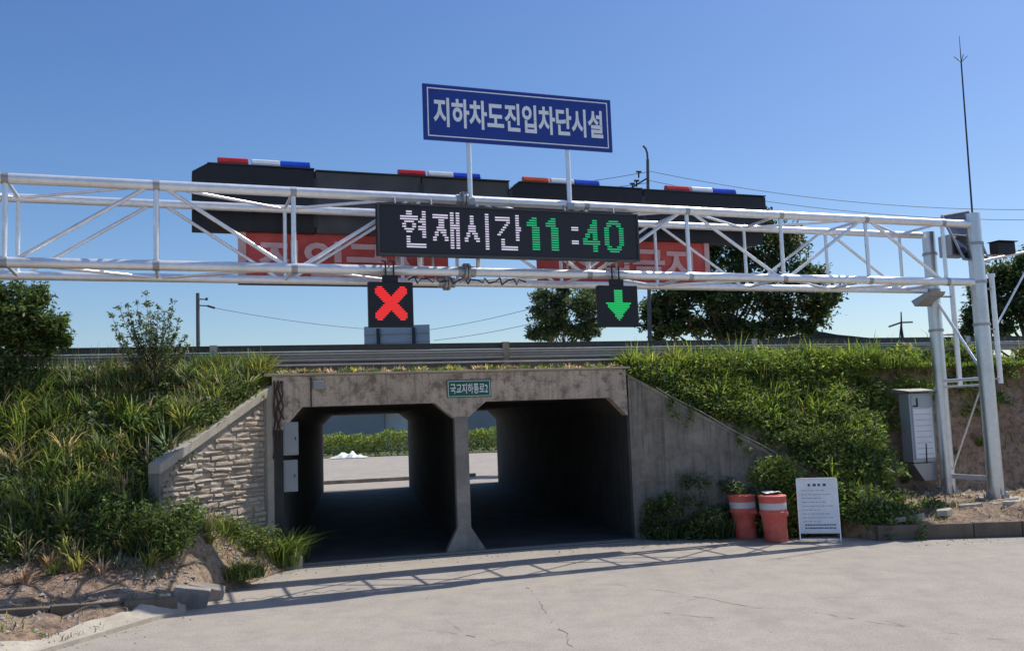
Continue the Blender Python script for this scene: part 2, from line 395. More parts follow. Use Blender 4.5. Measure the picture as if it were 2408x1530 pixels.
sheet('left_verge', A, lambda s, d: hL(s, d, True), (-6.0, -3.3), lambda s: (-3.8-s)/.643*.766 if s < -3.8 else -.1, lambda s: outL(s), 60, 70, M['soil'])
hw = MB()
hw.box(K, -60, -3.81, .45, 19.3, 0, 3.6); hw.box(K, 3.83, 60, .45, 19.3, 0, 3.6)
solo('embankment_core', hw, M['soil'], kind='structure')
hr = MB(); hr.add([A(-60, -2.0, 3.68), A(60, -2.0, 3.68), A(60, -18, 3.68), A(-60, -18, 3.68)], [(0, 1, 2, 3)])
solo('highway', hr, M['asphalt'], kind='structure')

# ------------------------------------------------------------------ underpass
up = thing('underpass', A(0, 0, 0), 'twin-box concrete road underpass with a dark tunnel on each side of a thin central pier', 'underpass')
LT = 19.5
hn = .32
part('side_wall', MB().prism(K, [(-3.82, 0), (-3.6, 0), (-3.6, 3.0), (-3.82, 3.0)], 0, LT), M['conc_shade'], up)
part('side_wall', MB().prism(K, [(3.6, 0), (3.84, 0), (3.84, 3.0), (3.6, 3.0)], 0, LT), M['conc_shade'], up)
part('pier', MB().prism(K, [(-.17, 0), (.05, 0), (.05, 3.0), (-.17, 3.0)], .003, LT), M['conc_shade'], up)
part('ceiling', MB().prism(K, [(-3.82, 3.0), (-3.6, 3.0), (-3.6, 2.62), (-3.22, 3.0), (-.55, 3.0), (-.17, 2.7), (.05, 2.7), (.43, 3.0), (3.22, 3.0), (3.6, 2.62), (3.6, 3.0), (3.84, 3.0), (3.84, 3.57), (-3.82, 3.57)], .26, LT), M['conc_shade'], up)
part('lintel', MB().prism(A, [(-3.8, 2.55), (-3.6, 2.55), (-3.22, 2.985), (-.6, 2.985), (-.2, 2.66), (.08, 2.66), (.48, 2.985), (3.22, 2.985), (3.6, 2.6), (3.62, 2.6), (3.62, 3.59), (-3.8, 3.59)], .02, -.25), M['lintel'], up, bevel=.008)
part('coping', MB().box(A, -3.95, 3.7, -.35, .07, 3.594, 3.64), M['conc_light'], up, bevel=.008)
nose = MB(); b0 = [A(-.46, .12, 0), A(.36, .12, 0), A(.30, -.3, 0), A(-.4, -.3, 0)]; t0 = [A(-.2, .05, .46), A(.08, .05, .46), A(.08, -.1, .46), A(-.2, -.1, .46)]
nose.add(b0+t0, [(0, 1, 2, 3), (4, 5, 6, 7), (0, 1, 5, 4), (1, 2, 6, 5), (2, 3, 7, 6), (3, 0, 4, 7)])
nose.box(A, -.2, .08, -.12, .05, .44, 2.68)
part('pier_nose', nose, M['conc'], up, bevel=.01)
part('parapet_kerb', MB().box(A, -6.5, 5.6, -1.35, -.95, 3.6, 3.93), M['conc'], up)
part('edge_pipe', MB().tube(A(-4.6, -.5, 3.84), A(4.4, -.5, 3.84), .022, 10), M['steel'], up, True)
# pale drain strip across the mouth
dr = MB(); dr.box(A, -3.3, 3.3, .28, .44, -.02, .012); dr2 = MB()
d_ = thing('drain_channel', A(0, .4, 0), 'narrow pale concrete drain crossing the road at the underpass mouth', 'drain')
part('edge_strip', dr, M['conc_light'], d_); part('edge_strip', MB().box(A, -3.3, 3.3, .58, .64, -.02, .012), M['conc_light'], d_)
part('grating', MB().box(A, -3.3, 3.3, .44, .58, -.02, .006), M['steel_dark'], d_)

# wing walls
def wingpt(root, ang):                       # ang: direction in the face frame
    ca, sa = math.cos(R(ang)), math.sin(R(ang))
    return lambda a, b, z: A(root[0]+ca*a-sa*b, root[1]+sa*a+ca*b, z)
WR = wingpt((3.66, .0), 20)
wr = thing('wing_wall', WR(0, 0, 0), 'dark bare concrete wing wall sloping down right of the underpass', 'wall')
part('wall_face', MB().prism(WR, [(0, -.05), (4.6, -.05), (4.6, .63), (0, 3.42)], -.25, 0), M['conc_dark'], wr)
fj = MB()
for a0, a1, z0, z1 in ((.55, 1.1, 2.5, 2.512), (.55, 1.1, 1.93, 1.942), (.55, .562, 1.942, 2.5), (1.09, 1.1, 1.942, 2.5), (1.14, 2.1, 2.2, 2.208), (.1, 3.4, 1.2, 1.206)): fj.box(WR, a0, a1, 0, .003, z0, z1)
part('formwork_mark', fj, M['conc'], wr)
cp = MB()
cp.prism(WR, [(0, 3.42), (4.6, .63), (4.6, .70), (0, 3.49)], -.3, .03); part('coping', cp, M['conc'], wr)
part('cable', MB().path([WR(a, .06, 3.53-.607*a+.015*math.sin(a*5)) for a in np.linspace(.6, 4.5, 14)], .012), M['conc_light'], wr)
def WLp(a, b, z):                            # a along wing, b outwards (towards the road)
    return A(-3.8-.643*a+.766*b, .766*a+.643*b, z)
wl = thing('wing_wall', WLp(0, 0, 0), 'sunlit stone-faced wing wall sloping down left of the underpass', 'wall')
tz = lambda a: 3.43-.465*a
part('wall_core', MB().prism(WLp, [(0, -.05), (2.85, -.05), (2.85, tz(2.85)-.06), (0, tz(0)-.06)], -.3, -.06), M['conc'], wl)
part('coping', MB().prism(WLp, [(0, tz(0)-.17), (0, tz(0)), (2.9, tz(2.9)), (2.9, tz(2.9)-.17)], -.26, .02), M['conc_light'], wl, bevel=.01)
part('end_post', MB().box(WLp, -.02, .17, -.3, .021, -.05, tz(0)-.19), M['conc_light'], wl, bevel=.01)
st = MB(); z = 0.0
while z < 3.2:
    h = random.choice([.07, .09, .1, .12]); amax = min(2.8, (3.43-.25-z-h)/.465); a = .18
    while a < amax:
        w = random.uniform(.14, .5); a1 = min(a+w, amax)
        if a1-a > .05:
            pr = -.04+random.uniform(-.02, .026); j = lambda: random.uniform(-.02, .02); e = .012
            vs = [WLp(a+e, -.07, z+e), WLp(a1-e, -.07, z+e), WLp(a1-e, -.07, z+h-e), WLp(a+e, -.07, z+h-e),
                  WLp(a+.02+j(), pr+j(), z+.022+j()), WLp(a1-.02+j(), pr+j(), z+.022+j()), WLp(a1-.02+j(), pr+j(), z+h-.022+j()), WLp(a+.02+j(), pr+j(), z+h-.022+j())]
            c = WLp((a+a1)/2+j()*3, pr+.012, z+h/2)
            st.add(vs+[c], [(0, 1, 5, 4), (1, 2, 6, 5), (2, 3, 7, 6), (3, 0, 4, 7), (4, 5, 8), (5, 6, 8), (6, 7, 8), (7, 4, 8)])
        a = a1
    z += h
part('stone_panel', st, M['stone'], wl)
part('backing', MB().prism(WLp, [(.1, 0), (2.8, 0), (2.8, tz(2.8)-.2), (.1, tz(.1)-.2)], -.09, -.065), M['conc_dark'], wl)
# short plinth at the wing foot
solo('kerb_block', MB().prism(A, [(-3.75, -.02), (-3.3, -.02), (-3.3, .2), (-3.38, .3), (-3.75, .16)], .05, .75), M['conc_light'], 'small pale concrete kerb block at the foot of the stone-faced wing wall', 'kerb', bevel=.015)

# sign plate on the lintel
def text_mesh(txt, f, a0, a1, b, c0, c1, depth=.006, bold=.0, sx=None):
    cu = D.curves.new('t', 'FONT'); cu.body = txt; cu.size = 1; cu.offset = bold; cu.extrude = 0; cu.resolution_u = 3
    o = D.objects.new('t', cu); COL.objects.link(o); dg = bpy.context.evaluated_depsgraph_get(); dg.update()
    me = D.meshes.new_from_object(o.evaluated_get(dg)); v = np.array([q.co[:] for q in me.vertices]); fs = [tuple(p.vertices) for p in me.polygons]
    D.objects.remove(o); D.curves.remove(cu); D.meshes.remove(me)
    mn, mx = v.min(0), v.max(0)
    x = a0+(v[:, 0]-mn[0])/(mx[0]-mn[0])*(a1-a0); y = c0+(v[:, 1]-mn[1])/(mx[1]-mn[1])*(c1-c0)
    mb = MB(); mb.add([f(p, b, q) for p, q in zip(x, y)], fs); return mb, (x, y, fs)
gs = thing('name_plate', A(.13, .05, 3.08), 'small green name plate with white Korean letters fixed on the lintel', 'sign')
part('plate', MB().box(A, -.34, .59, .022, .05, 3.08, 3.44), M['green_sign'], gs, bevel=.01)
bd = MB()
for a, b_, c, e in ((-.32, .57, 3.41, 3.42), (-.32, .57, 3.1, 3.11), (-.32, -.308, 3.11, 3.41), (.558, .57, 3.11, 3.41)): bd.box(A, a, b_, .05, .053, c, e)
part('border', bd, M['white'], gs)
part('lettering', text_mesh('국교지하통로2', A, -.27, .52, .0535, 3.155, 3.365, bold=.012)[0], M['white'], gs)

# electrical boxes inside the left mouth and on the lintel
for (a0, a1, c0, c1, lab) in ((-3.6, -3.31, 2.06, 2.7, 'grey electrical box on the left tunnel wall, upper of two'), (-3.6, -3.33, 1.36, 1.97, 'grey electrical box on the left tunnel wall, lower of two')):
    t = thing('electrical_box', A(-3.45, -.1, c0), lab, 'electrical box', 'electrical boxes in the tunnel mouth')
    part('enclosure', MB().box(A, a0, a1, -.2, .03, c0, c1), M['grey_box'], t, bevel=.012)
    part('door', MB().box(A, a0+.03, a1-.03, .03, .042, c0+.04, c1-.04), M['grey_box'], t, bevel=.004)
    part('lock', MB().box(A, a1-.07, a1-.05, .042, .055, (c0+c1)/2-.03, (c0+c1)/2+.03), M['steel_dark'], t)
t = thing('junction_box', A(-2.92, .05, 3.3), 'small pale junction box mounted high on the left end of the lintel', 'junction box')
part('enclosure', MB().box(A, -3.02, -2.82, .02, .13, 3.32, 3.48), M['grey_box'], t, bevel=.01)
part('conduit', MB().tube(A(-3.06, .05, 2.98), A(-3.06, .05, 3.56), .014), M['steel_dark'], t)
for k in range(4):
    p = [A(-3.76+.05*k+.03*math.sin(q*3+k), .045+.012*k, zz) for q, zz in enumerate(np.linspace(3.5, 2.0+.25*k, 7))]
    solo('hanging_cable', MB().path(p, .017, 6), M['rust'], ['longest and leftmost', 'second', 'third', 'shortest and rightmost'][k]+' dark rusty cable hanging down the left corner of the lintel', 'cable', group='cables on the lintel corner')

# ------------------------------------------------------------------ guardrails
def guardrail(d, zb, label, s0, s1, postS, low=True):
    t = thing('guardrail', A(0, d, zb), label, 'guardrail')
    part('top_beam', MB().box(A, s0, s1, d-.05, d+.05, zb+.53, zb+.65), M['steel_dark'], t)
    if low:
        w = [(0, .0), (.05, .02), (.05, .06), (0, .09), (0, .11), (.05, .14), (.05, .18), (.0, .2)]
        mb = MB(); vs = []
        for s in (s0, s1):
            for (x, y) in w: vs.append(A(s, d+.06+x, zb+.3+y))
            for (x, y) in reversed(w): vs.append(A(s, d+.05+x, zb+.3+y))
        n = 2*len(w)
        mb.add(vs, [(i, (i+1) % n, n+(i+1) % n, n+i) for i in range(n)])
        lip = MB().box(A, s0, s1, d-.02, d+.115, zb+.502, zb+.514); part('rail', mb, M['rail'], t); part('rail_lip', lip, M['steel'], t)
    for s in postS: part('post', MB().box(A, s-.07, s+.07, d-.13, d+.115, zb-.05, zb+.66), M['conc'] if abs(s-1.1) < .1 else M['steel_dull'], t)
guardrail(-.62, 3.6, 'long steel guardrail on the near edge of the highway above the underpass', -30, 30, [-22.9, -16.9, -10.9, -4.9, 1.1, 7.1, 13.1, 19.1, 25.1])
guardrail(-17.6, 3.7, 'dark steel guardrail along the far edge of the highway', -45, 45, [x*6. for x in range(-7, 8)], False)

# ------------------------------------------------------------------ gantry
ga = thing('gantry', T(11.8, -.65, .5), 'silver tubular steel truss gantry spanning the road on a twin-post pylon at the right', 'gantry')
ZB, ZT, DW = 5.24, 6.54, -1.3
S0, S1 = -11.65, 11.75
for d in (0, DW):
    for zc, nm in ((ZB, 'bottom'), (ZT, 'top')):
        r = .085 if d == 0 else .075
        e1 = S1 if d == 0 else 11.6
        part('chord', MB().tube(T(S0, d, zc), T(e1, d, zc), r, 20), M['steel'], ga, True)
nodes = [-9.49, -7.33, -5.17, -3.01, -.85, .23, 2.39, 4.55, 6.73, 8.87, 10.95]
top = [-9.49, -5.17, -.85, .23, 4.55, 8.87]
for d in (0, DW):
    for s in nodes: part('upright', MB().tube(T(s, d, ZB), T(s, d, ZT), .042 if d == 0 else .036), M['steel'], ga, True)
    for a, b in zip(nodes[:-1], nodes[1:]):
        if a == -.85: continue
        za, zb = (ZT, ZB) if a in top else (ZB, ZT)
        o = .1 if a in top else .1
        part('brace', MB().tube(T(a+.08, d, za), T(b-.08, d, zb), .034 if d == 0 else .03), M['steel'], ga, True)
for i, s in enumerate(nodes):
    for zc in (ZB, ZT): part('cross_tie', MB().tube(T(s, 0, zc), T(s, DW, zc), .03), M['steel'], ga, True)
for i, (a, b) in enumerate(zip(nodes[:-1], nodes[1:])):
    if a == -.85: continue
    f_ = a in top
    part('lacing', MB().tube(T(a, 0 if f_ else DW, ZT), T(b, DW if f_ else 0, ZT), .028), M['steel'], ga, True)
    part('lacing', MB().tube(T(a, DW if f_ else 0, ZB), T(b, 0 if f_ else DW, ZB), .028), M['steel'], ga, True)
for d in (0, DW):
    for zc in (ZB, ZT):
        fl = MB(); fl.tube(T(-.05, d, zc), T(-.01, d, zc), .15, 24); fl.tube(T(.01, d, zc), T(.05, d, zc), .15, 24)
        fl.tube(T(-.16, d, zc), T(.16, d, zc), .098, 20)
        for k in range(8):
            t_ = k*math.pi/4; c = lambda s: T(s, d+.12*math.cos(t_), zc+.12*math.sin(t_)); fl.tube(c(-.08), c(.08), .012, 6)
        part('flange', fl, M['steel_dull'], ga, True)
for s_w in (-9.49, -7.33, -5.17, -3.01, 2.39, 4.55, 6.73, 8.87, 10.95):
    for zc in (ZB, ZT): part('weld_collar', MB().tube(T(s_w-.05, 0, zc), T(s_w+.05, 0, zc), .0895, 20), M['steel_dull'], ga, True)
# pylon
PB, PA = (11.84, 0), (11.82, DW)
part('post', MB().tube(T(PB[0], PB[1], .52), T(PB[0], PB[1], 6.78), .165, 28, .16), M['steel_post'], ga, True)
part('post', MB().tube(T(PA[0], PA[1], .52), T(PA[0], PA[1], 6.62), .15, 28, .145), M['steel_post'], ga, True)
for (s, d), r in ((PB, .17), (PA, .155)):
    bp = MB(); bp.box(T, s-.3, s+.3, d-.3, d+.3, .505, .535)
    for k in range(8):
        t_ = k*math.pi/4+.2; x, y = math.cos(t_), math.sin(t_)
        bp.tube(T(s+.24*x, d+.24*y, .5), T(s+.24*x, d+.24*y, .62), .016, 8)
        p, q = T(s+(r-.01)*x, d+(r-.01)*y, 0), T(s+.22*x, d+.22*y, 0)
        w_ = np.array([-y, x, 0])*.006
        v6 = [p+w_+W(0, 0, .535), q+w_+W(0, 0, .535), p+w_+W(0, 0, .78), p-w_+W(0, 0, .535), q-w_+W(0, 0, .535), p-w_+W(0, 0, .78)]
        bp.add(v6, [(0, 1, 2), (3, 5, 4), (0, 3, 4, 1), (1, 4, 5, 2), (2, 5, 3, 0)])
    part('base_plate', bp, M['steel_dull'], ga)
    for zc in (5.24, 4.3, 6.1): part('clamp', MB().tube(T(s, d, zc-.03), T(s, d, zc+.03), r+.012, 24), M['steel_dull'], ga, True)
ps = 11.83
part('stay', MB().tube(T(ps, -.1, 3.12), T(ps, DW+.1, 3.12), .035), M['steel'], ga, True)
part('stay', MB().tube(T(ps, -.1, 2.98), T(ps, DW+.1, 2.98), .025), M['steel'], ga, True)
part('stay', MB().box(T, ps-.03, ps+.03, DW+.1, -.1, .9, 1.0), M['steel'], ga)
part('stay', MB().tube(T(ps, DW+.1, 4.95), T(ps, -.1, 3.3), .035), M['steel'], ga, True)
part('stay', MB().tube(T(ps, -.12, 3.0), T(ps, DW+.1, 1.0), .02), M['steel'], ga, True)
part('side_pipe', MB().tube(T(12.24, 0, 3.0), T(12.24, 0, 5.36), .055).tube(T(12.24, 0, 5.36), T(12.24, 0, 5.44), .075), M['steel'], ga, True)
part('side_pipe', MB().tube(T(12.4, DW, 3.0), T(12.4, DW, 5.36), .06).tube(T(12.4, DW, 5.36), T(12.4, DW, 5.42), .08), M['steel'], ga, True)
sb = MB()
for d, e in ((0, 12.3), (DW, 12.46)):
    for zc in (3.1, 4.2, 5.1): sb.tube(T(11.85, d, zc), T(e, d, zc), .022, 8)
part('bracket', sb, M['steel_dull'], ga, True)
part('gusset', MB().prism(lambda a, b, c: T(b, a, c), [(DW-.1, 5.0), (DW+.3, 5.12), (DW+.55, 5.14), (DW+.5, 5.06), (DW+.2, 4.95), (DW, 4.86)], 11.25, 11.65), M['steel_dull'], ga)
cbk = MB()
for k in range(26): cbk.tube(T(-1.0+.085*k, -.25+.1*math.sin(k*1.7), 5.12+.06*math.sin(k*2.3)), T(-1.0+.085*(k+1), -.25+.1*math.sin((k+1)*1.7), 5.12+.06*math.sin((k+1)*2.3)), .014, 6)
part('cable_bundle', cbk, M['cable'], ga)
slab = MB().box(T, 11.2, 13.6, -1.85, .55, .1, .5); solo('foundation_slab', slab, M['conc_light'], 'concrete foundation slab bearing the two gantry posts', 'foundation', bevel=.02)

# drop-curtain housing behind the truss
ho = thing('curtain_housing', T(1.4, -1.62, 6.17), 'long black housing behind the truss with red drop curtains hanging below it', 'barrier')
HD0, HD1 = -1.80, -1.46
part('housing_section', MB().prism(T, [(-4.6, 6.15), (-4.6, 7.2), (-4.34, 7.36), (-2.44, 7.34), (-2.44, 6.15)], HD0, HD1), M['black'], ho, bevel=.012)
part('housing_section', MB().prism(T, [(-2.42, 6.16), (-2.42, 7.32), (-.4, 7.33), (-.4, 6.16)], HD0, HD1-.02), M['black_grey'], ho, bevel=.012)
part('housing_section', MB().prism(T, [(-.38, 6.15), (-.38, 7.32), (1.42, 7.32), (1.42, 6.15)], HD0, HD1-.03), M['black_grey'], ho, bevel=.012)
part('housing_section', MB().prism(T, [(1.44, 6.22), (1.44, 7.2), (1.62, 7.33), (4.4, 7.32), (4.4, 6.22)], HD0, HD1), M['black'], ho, bevel=.012)
part('housing_section', MB().prism(T, [(4.42, 6.24), (4.42, 7.32), (7.46, 7.3), (7.46, 6.9), (7.3, 6.24)], HD0, HD1), M['black'], ho, bevel=.012)
for a0_, a1_, z_ in ((-4.34, -2.44, 7.352), (-2.42, 1.42, 7.326), (1.62, 4.4, 7.326), (4.42, 7.46, 7.312)): part('top_trim', MB().box(T, a0_, a1_, HD0-.02, HD1+.02, z_, z_+.02), M['steel_dark'], ho)
for a_ in (-2.43, -.39, 1.43, 4.41): part('joint_plate', MB().box(T, a_-.035, a_+.035, HD1-.01, HD1+.006, 6.25, 7.18), M['steel_dark'], ho)
def curtain(a0, a1, c0, c1, txt, ta0, ta1, tc0, tc1, edge_, edge_at):
    mb = MB(); n = 60; vs = []
    fd = lambda a: -1.63+.015*math.sin(a*5.3)+.01*math.sin(a*13)
    for i in range(n+1):
        a = a0+(a1-a0)*i/n
        vs += [T(a, fd(a), c0), T(a, fd(a), c1)]
    mb.add(vs, [(2*i, 2*i+2, 2*i+3, 2*i+1) for i in range(n)])
    c = part('curtain', mb, M['red_cloth'], ho, True)
    x, y, fs = text_mesh(txt, T, ta0, ta1, 0, tc0, tc1, bold=.035)[1]
    tm = MB(); tm.add([T(p, fd(p)+.035, q) for p, q in zip(x, y)], fs); part('lettering', tm, M['pink_white'], c)
    part('edge_strip', MB().box(T, edge_at, edge_at+edge_, -1.61, -1.59, c0, c1), M['pink_white'], c)
    part('bottom_bar', MB().box(T, a0, a1, -1.68, -1.58, c0-.05, c0), M['steel_dark'], c)
curtain(-3.81, .14, 5.24, 6.16, '진입금지', -3.45, -.35, 5.3, 6.03, .14, -3.81)
curtain(2.0, 6.02, 5.3, 6.24, '진입금지', 2.6, 5.62, 5.42, 6.1, .12, 5.9)

# warning light bars on the housing
def lightbar(a0, a1, z, first, lab):
    t = thing('light_bar', T((a0+a1)/2, -1.63, z), lab, 'warning light', 'warning light bars on the black housing')
    L = a1-a0
    def seg(x0, x1, r=.075, flat=1):
        n = 10; prof = [(-r, 0), (-r, .07), (-r*.7, .13), (-r*.3, .155), (r*.3, .155), (r*.7, .13), (r, .07), (r, 0)]
        return MB().prism(lambda a, b, c: T(b, -1.63+a, z+c), prof, x0, x1)
    part('base', MB().box(T, a0, a1, -1.7, -1.56, z-.03, z+.02), M['black'], t)
    part('red_lens', seg(a0+.01, a0+L*.33), M[first], t, bevel=.015)
    part('white_lens', seg(a0+L*.36, a0+L*.66, .068), M['lens_white'], t, bevel=.012)
    part('blue_lens', seg(a0+L*.67, a1-.01), M['lens_blue'], t, bevel=.015)
lightbar(-4.17, -2.49, 7.37, 'lens_red', 'red, white and blue light bar at the left end of the black housing')
lightbar(-.83, .86, 7.34, 'lens_red', 'red, white and blue light bar crossed by the left post of the blue sign')
lightbar(1.75, 3.47, 7.34, 'lens_orange', 'light bar with an orange-red lens, beside the right post of the blue sign')
lightbar(5.03, 6.79, 7.33, 'lens_red', 'red, white and blue light bar at the right end of the black housing')

# blue sign
bs = thing('blue_sign', T(1.1, .12, 6.6), 'large blue rectangular sign with white Korean letters on two posts above the truss', 'sign')
part('panel', MB().box(T, -.75, 2.95, .09, .13, 7.57, 8.6), M['blue'], bs, bevel=.012)
bd = MB()
for a, b_, c, e in ((-.67, 2.87, 8.51, 8.53), (-.67, 2.87, 7.64, 7.66), (-.67, -.65, 7.66, 8.51), (2.85, 2.87, 7.66, 8.51)): bd.box(T, a, b_, .13, .134, c, e)
part('border', bd, M['white'], bs)
part('lettering', text_mesh('지하차도진입차단시설', T, -.56, 2.76, .1345, 7.82, 8.36, bold=.03)[0], M['white'], bs)
for s in (.1, 2.04):
    p = part('post', MB().tube(T(s, .06, 6.55), T(s, .06, 8.5), .045), M['steel'], bs, True)
    part('clamp', MB().box(T, s-.07, s+.07, -.1, .11, 6.44, 6.56), M['steel_dull'], p)

# led board
def led(rows, f, a0, a1, c0, c1, b, fill=.55):
    mb = MB(); H = len(rows); Wn = max(map(len, rows)); px = (a1-a0)/Wn; pz = (c1-c0)/H
    for j, r in enumerate(rows):
        i = 0
        while i < len(r):
            if r[i] == '#':
                k = i
                while k < len(r) and r[k] == '#': k += 1
                zc = c1-(j+.5)*pz; x0, x1 = a0+i*px, a0+k*px-.1*px
                mb.add([f(x0, b, zc-pz*fill/2), f(x1, b, zc-pz*fill/2), f(x1, b, zc+pz*fill/2), f(x0, b, zc+pz*fill/2)], [(0, 1, 2, 3)]); i = k
            else: i += 1
    return mb
G1 = """....###.....##..
....###.....##..
.#########..##..
.#########.###..
...#####..####..
..##...##...##..
..##...##.####..
...#####..####..
....###.....##..
............##..
....##......##..
....##..........
....##..........
....##########..
....##########..
................""".split('\n')
G2 = """..........##.##.
.########.##.##.
.########.##.##.
....###...##.##.
....###...##.##.
....###...#####.
...####...#####.
...#####..##.##.
..##.###..##.##.
..##..##..##.##.
.##....##.##.##.
.##....##.##.##.
..........##.##.
..........##.##.
..........##.##.
................""".split('\n')
G3 = """............##..
....##......##..
....##......##..
....##......##..
....##......##..
...####.....##..
...####.....##..
...####.....##..
..##.###....##..
..##..##....##..
.##...###...##..
.##....##...##..
............##..
............##..
............##..
................""".split('\n')
G4 = """............##..
.########...##..
.########...##..
.......##...##..
......##....##..
.....##.....###.
....##......###.
...##.......##..
..##........##..
............##..
....##......##..
....##..........
....##..........
....#########...
....#########...
................""".split('\n')
ONE = """...##...
..###...
.####...
.####...
...###..
...###..
...###..
...###..
...###..
...###..
...###..
...###..
...###..
...###..
........
........""".split('\n')
COLN = """........
........
........
..###...
..###...
........
........
........
........
..###...
..###...
........
........
........
........
........""".split('\n')
FOUR = """....##..
....##..
...###..
...###..
..####..
..####..
.##.##..
.##.##..
##..##..
#######.
#######.
....##..
....##..
....##..
........
........""".split('\n')
ZERO = """..####..
.######.
.##..##.
##....##
##....##
##....##
##....##
##....##
##....##
##....##
##....##
.##..##.
.######.
..####..
........
........""".split('\n')
vm = thing('message_board', T(.85, .2, 5.44), 'black LED message board showing the time 11:40, mounted on the front of the truss', 'display board')
part('cabinet', MB().box(T, -1.64, 3.33, .095, .27, 5.46, 6.36), M['black'], vm, bevel=.012)
fr2 = MB()
for a, b_, c, e in ((-1.64, 3.33, 6.33, 6.362), (-1.64, 3.33, 5.458, 5.49), (-1.642, -1.61, 5.49, 6.33), (3.3, 3.332, 5.49, 6.33)): fr2.box(T, a, b_, .271, .292, c, e)
part('frame', fr2, M['black_grey'], vm)
scr = part('screen', MB().box(T, -1.6, 3.29, .2, .275, 5.5, 6.32), M['screen'], vm)
x = -1.28
for k, gl in enumerate((G1, G2, G3, G4)):
    part('led_character', led(gl, T, x+.575*k, x+.575*k+.56, 5.545, 6.25, .2775), M['led_white'], scr)
for a, gl in ((1.03, ONE), (1.4, ONE), (2.18, FOUR), (2.62, ZERO)):
    part('led_digit', led(gl, T, a, a+.4, 5.52, 6.22, .2775), M['led_green'], scr)
for half in (COLN[:8]+['.'*8]*8, ['.'*8]*8+COLN[8:]): part('led_colon_dot', led(half, T, 1.86, 2.24, 5.53, 6.2, .2775), M['led_white'], scr)
for s in (-1.3, -.65, 1.9, 2.9):
    part('bracket', MB().tube(T(s, .15, 5.3), T(s, .15, 5.47), .02, 8), M['steel_dull'], vm); part('bracket', MB().tube(T(s, .15, 6.36), T(s, .1, 6.5), .02, 8), M['steel_dull'], vm)

# lane signals
def signal(a0, a1, kind, lab):
    c0, c1 = 4.23, 5.0
    t = thing('lane_signal', T((a0+a1)/2, .2, c0), lab, 'lane signal', 'lane signals hanging under the truss')
    part('housing', MB().box(T, a0, a1, .12, .24, c0, c1), M['black'], t, bevel=.012)
    w = 17; rows = []
    for j in range(w):
        r = ''
        for i in range(w):
            x_, y_ = (i+.5)/w*2-1, 1-(j+.5)/w*2
            if kind == 'x': on = (abs(abs(x_)-abs(y_)) < .40) and max(abs(x_), abs(y_)) < .98 and (abs(x_)+abs(y_) < 1.78)
            else: on = (abs(x_) < .25 and y_ > -.1) or (y_ < .15 and y_ > -.98 and abs(x_) < (y_+1.0)*.82) 
            r += '#' if on else '.'
        rows.append(r)
    q = (a1-a0)*.14
    part('symbol', led(rows, T, a0+q, a1-q, c0+q, c1-q*.7, .243, .68), M['led_red'] if kind == 'x' else M['led_green2'], t)
    mid = (a0+a1)/2
    for s in (mid-.07, mid+.07):
        part('hanger', MB().tube(T(s, .16, 4.98), T(s, .16, 5.36), .016, 8).tube(T(s, .16, 5.36), T(s, -.1, 5.42), .016, 8), M['steel_dark'], t)
    part('mount', MB().box(T, mid-.13, mid+.13, .13, .22, 5.0, 5.12), M['black'], t)
signal(-1.81, -1.04, 'x', 'black lane signal showing a red cross')
signal(2.46, 3.27, 'a', 'black lane signal showing a green downward arrow')

# things on the pylon
t = thing('solar_panel', T(12.0, .1, 5.8), 'dark tilted solar panel seen from behind at the top of the gantry post', 'solar panel')
P4 = [T(11.42, -.45, 6.82), T(12.52, -.75, 7.04), T(12.5, -.25, 5.75), T(11.5, .0, 5.75)]
nn = np.cross(P4[1]-P4[0], P4[3]-P4[0]); nn /= np.linalg.norm(nn)
mb = MB(); mb.add(P4+[p+nn*.04 for p in P4], [(0, 1, 2, 3), (7, 6, 5, 4), (0, 1, 5, 4), (1, 2, 6, 5), (2, 3, 7, 6), (3, 0, 4, 7)])
part('cell_sheet', mb, M['solar'], t)
mb = MB()
for i in range(4): mb.tube(P4[i], P4[(i+1) % 4], .025, 6)
mb.tube((P4[0]+P4[3])/2, (P4[1]+P4[2])/2, .02, 6)
part('frame', mb, M['steel_dull'], t)
t = thing('control_cabinet', T(11.6, -.3, 5.88), 'dark grey control cabinet fixed between the posts near the top of the pylon', 'cabinet')
part('body', MB().box(T, 11.42, 11.96, -.62, -.25, 5.88, 6.36), M['steel_dull'], t, bevel=.01); part('door', MB().box(T, 11.46, 11.92, -.25, -.235, 5.92, 6.32), M['black_grey'], t)
t = thing('camera_unit', T(12.5, .1, 5.85), 'black box-shaped camera unit clamped on the right of the tall post', 'camera')
part('body', MB().box(T, 12.22, 12.74, .02, .26, 5.86, 6.12), M['black'], t, bevel=.02); part('mount', MB().tube(T(11.95, .1, 5.82), T(12.5, .12, 5.86), .025), M['steel_dull'], t)
part('visor', MB().box(T, 12.2, 12.76, .0, .32, 6.122, 6.14), M['black'], t)
t = thing('outrigger_arm', T(12.1, 0, 5.3), 'thin silver outrigger arm with a slanted stay reaching right from the post', 'bracket')
part('arm', MB().tube(T(12.0, 0, 5.72), T(14.6, -.3, 6.2), .03), M['steel'], t, True); part('stay', MB().tube(T(12.3, -.1, 4.2), T(13.9, -.2, 6.05), .022), M['steel'], t, True)
t = thing('lightning_rod', T(12.0, 0, 6.7), 'tall thin lightning rod rising from the top of the gantry post', 'lightning rod')
part('rod', MB().tube(T(11.84, 0, 6.6), T(11.9, 0, 10.3), .022, 8, .016).tube(T(11.9, 0, 10.3), T(11.91, 0, 10.9), .012, 8, .005), M['steel_dark'], t)
mb = MB()
for k in range(4):
    q = k*math.pi/2+.4; mb.tube(T(11.9, 0, 10.28), T(11.9+.15*math.cos(q), .15*math.sin(q), 10.42), .008, 6)
part('prong', mb, M['steel_dark'], t)
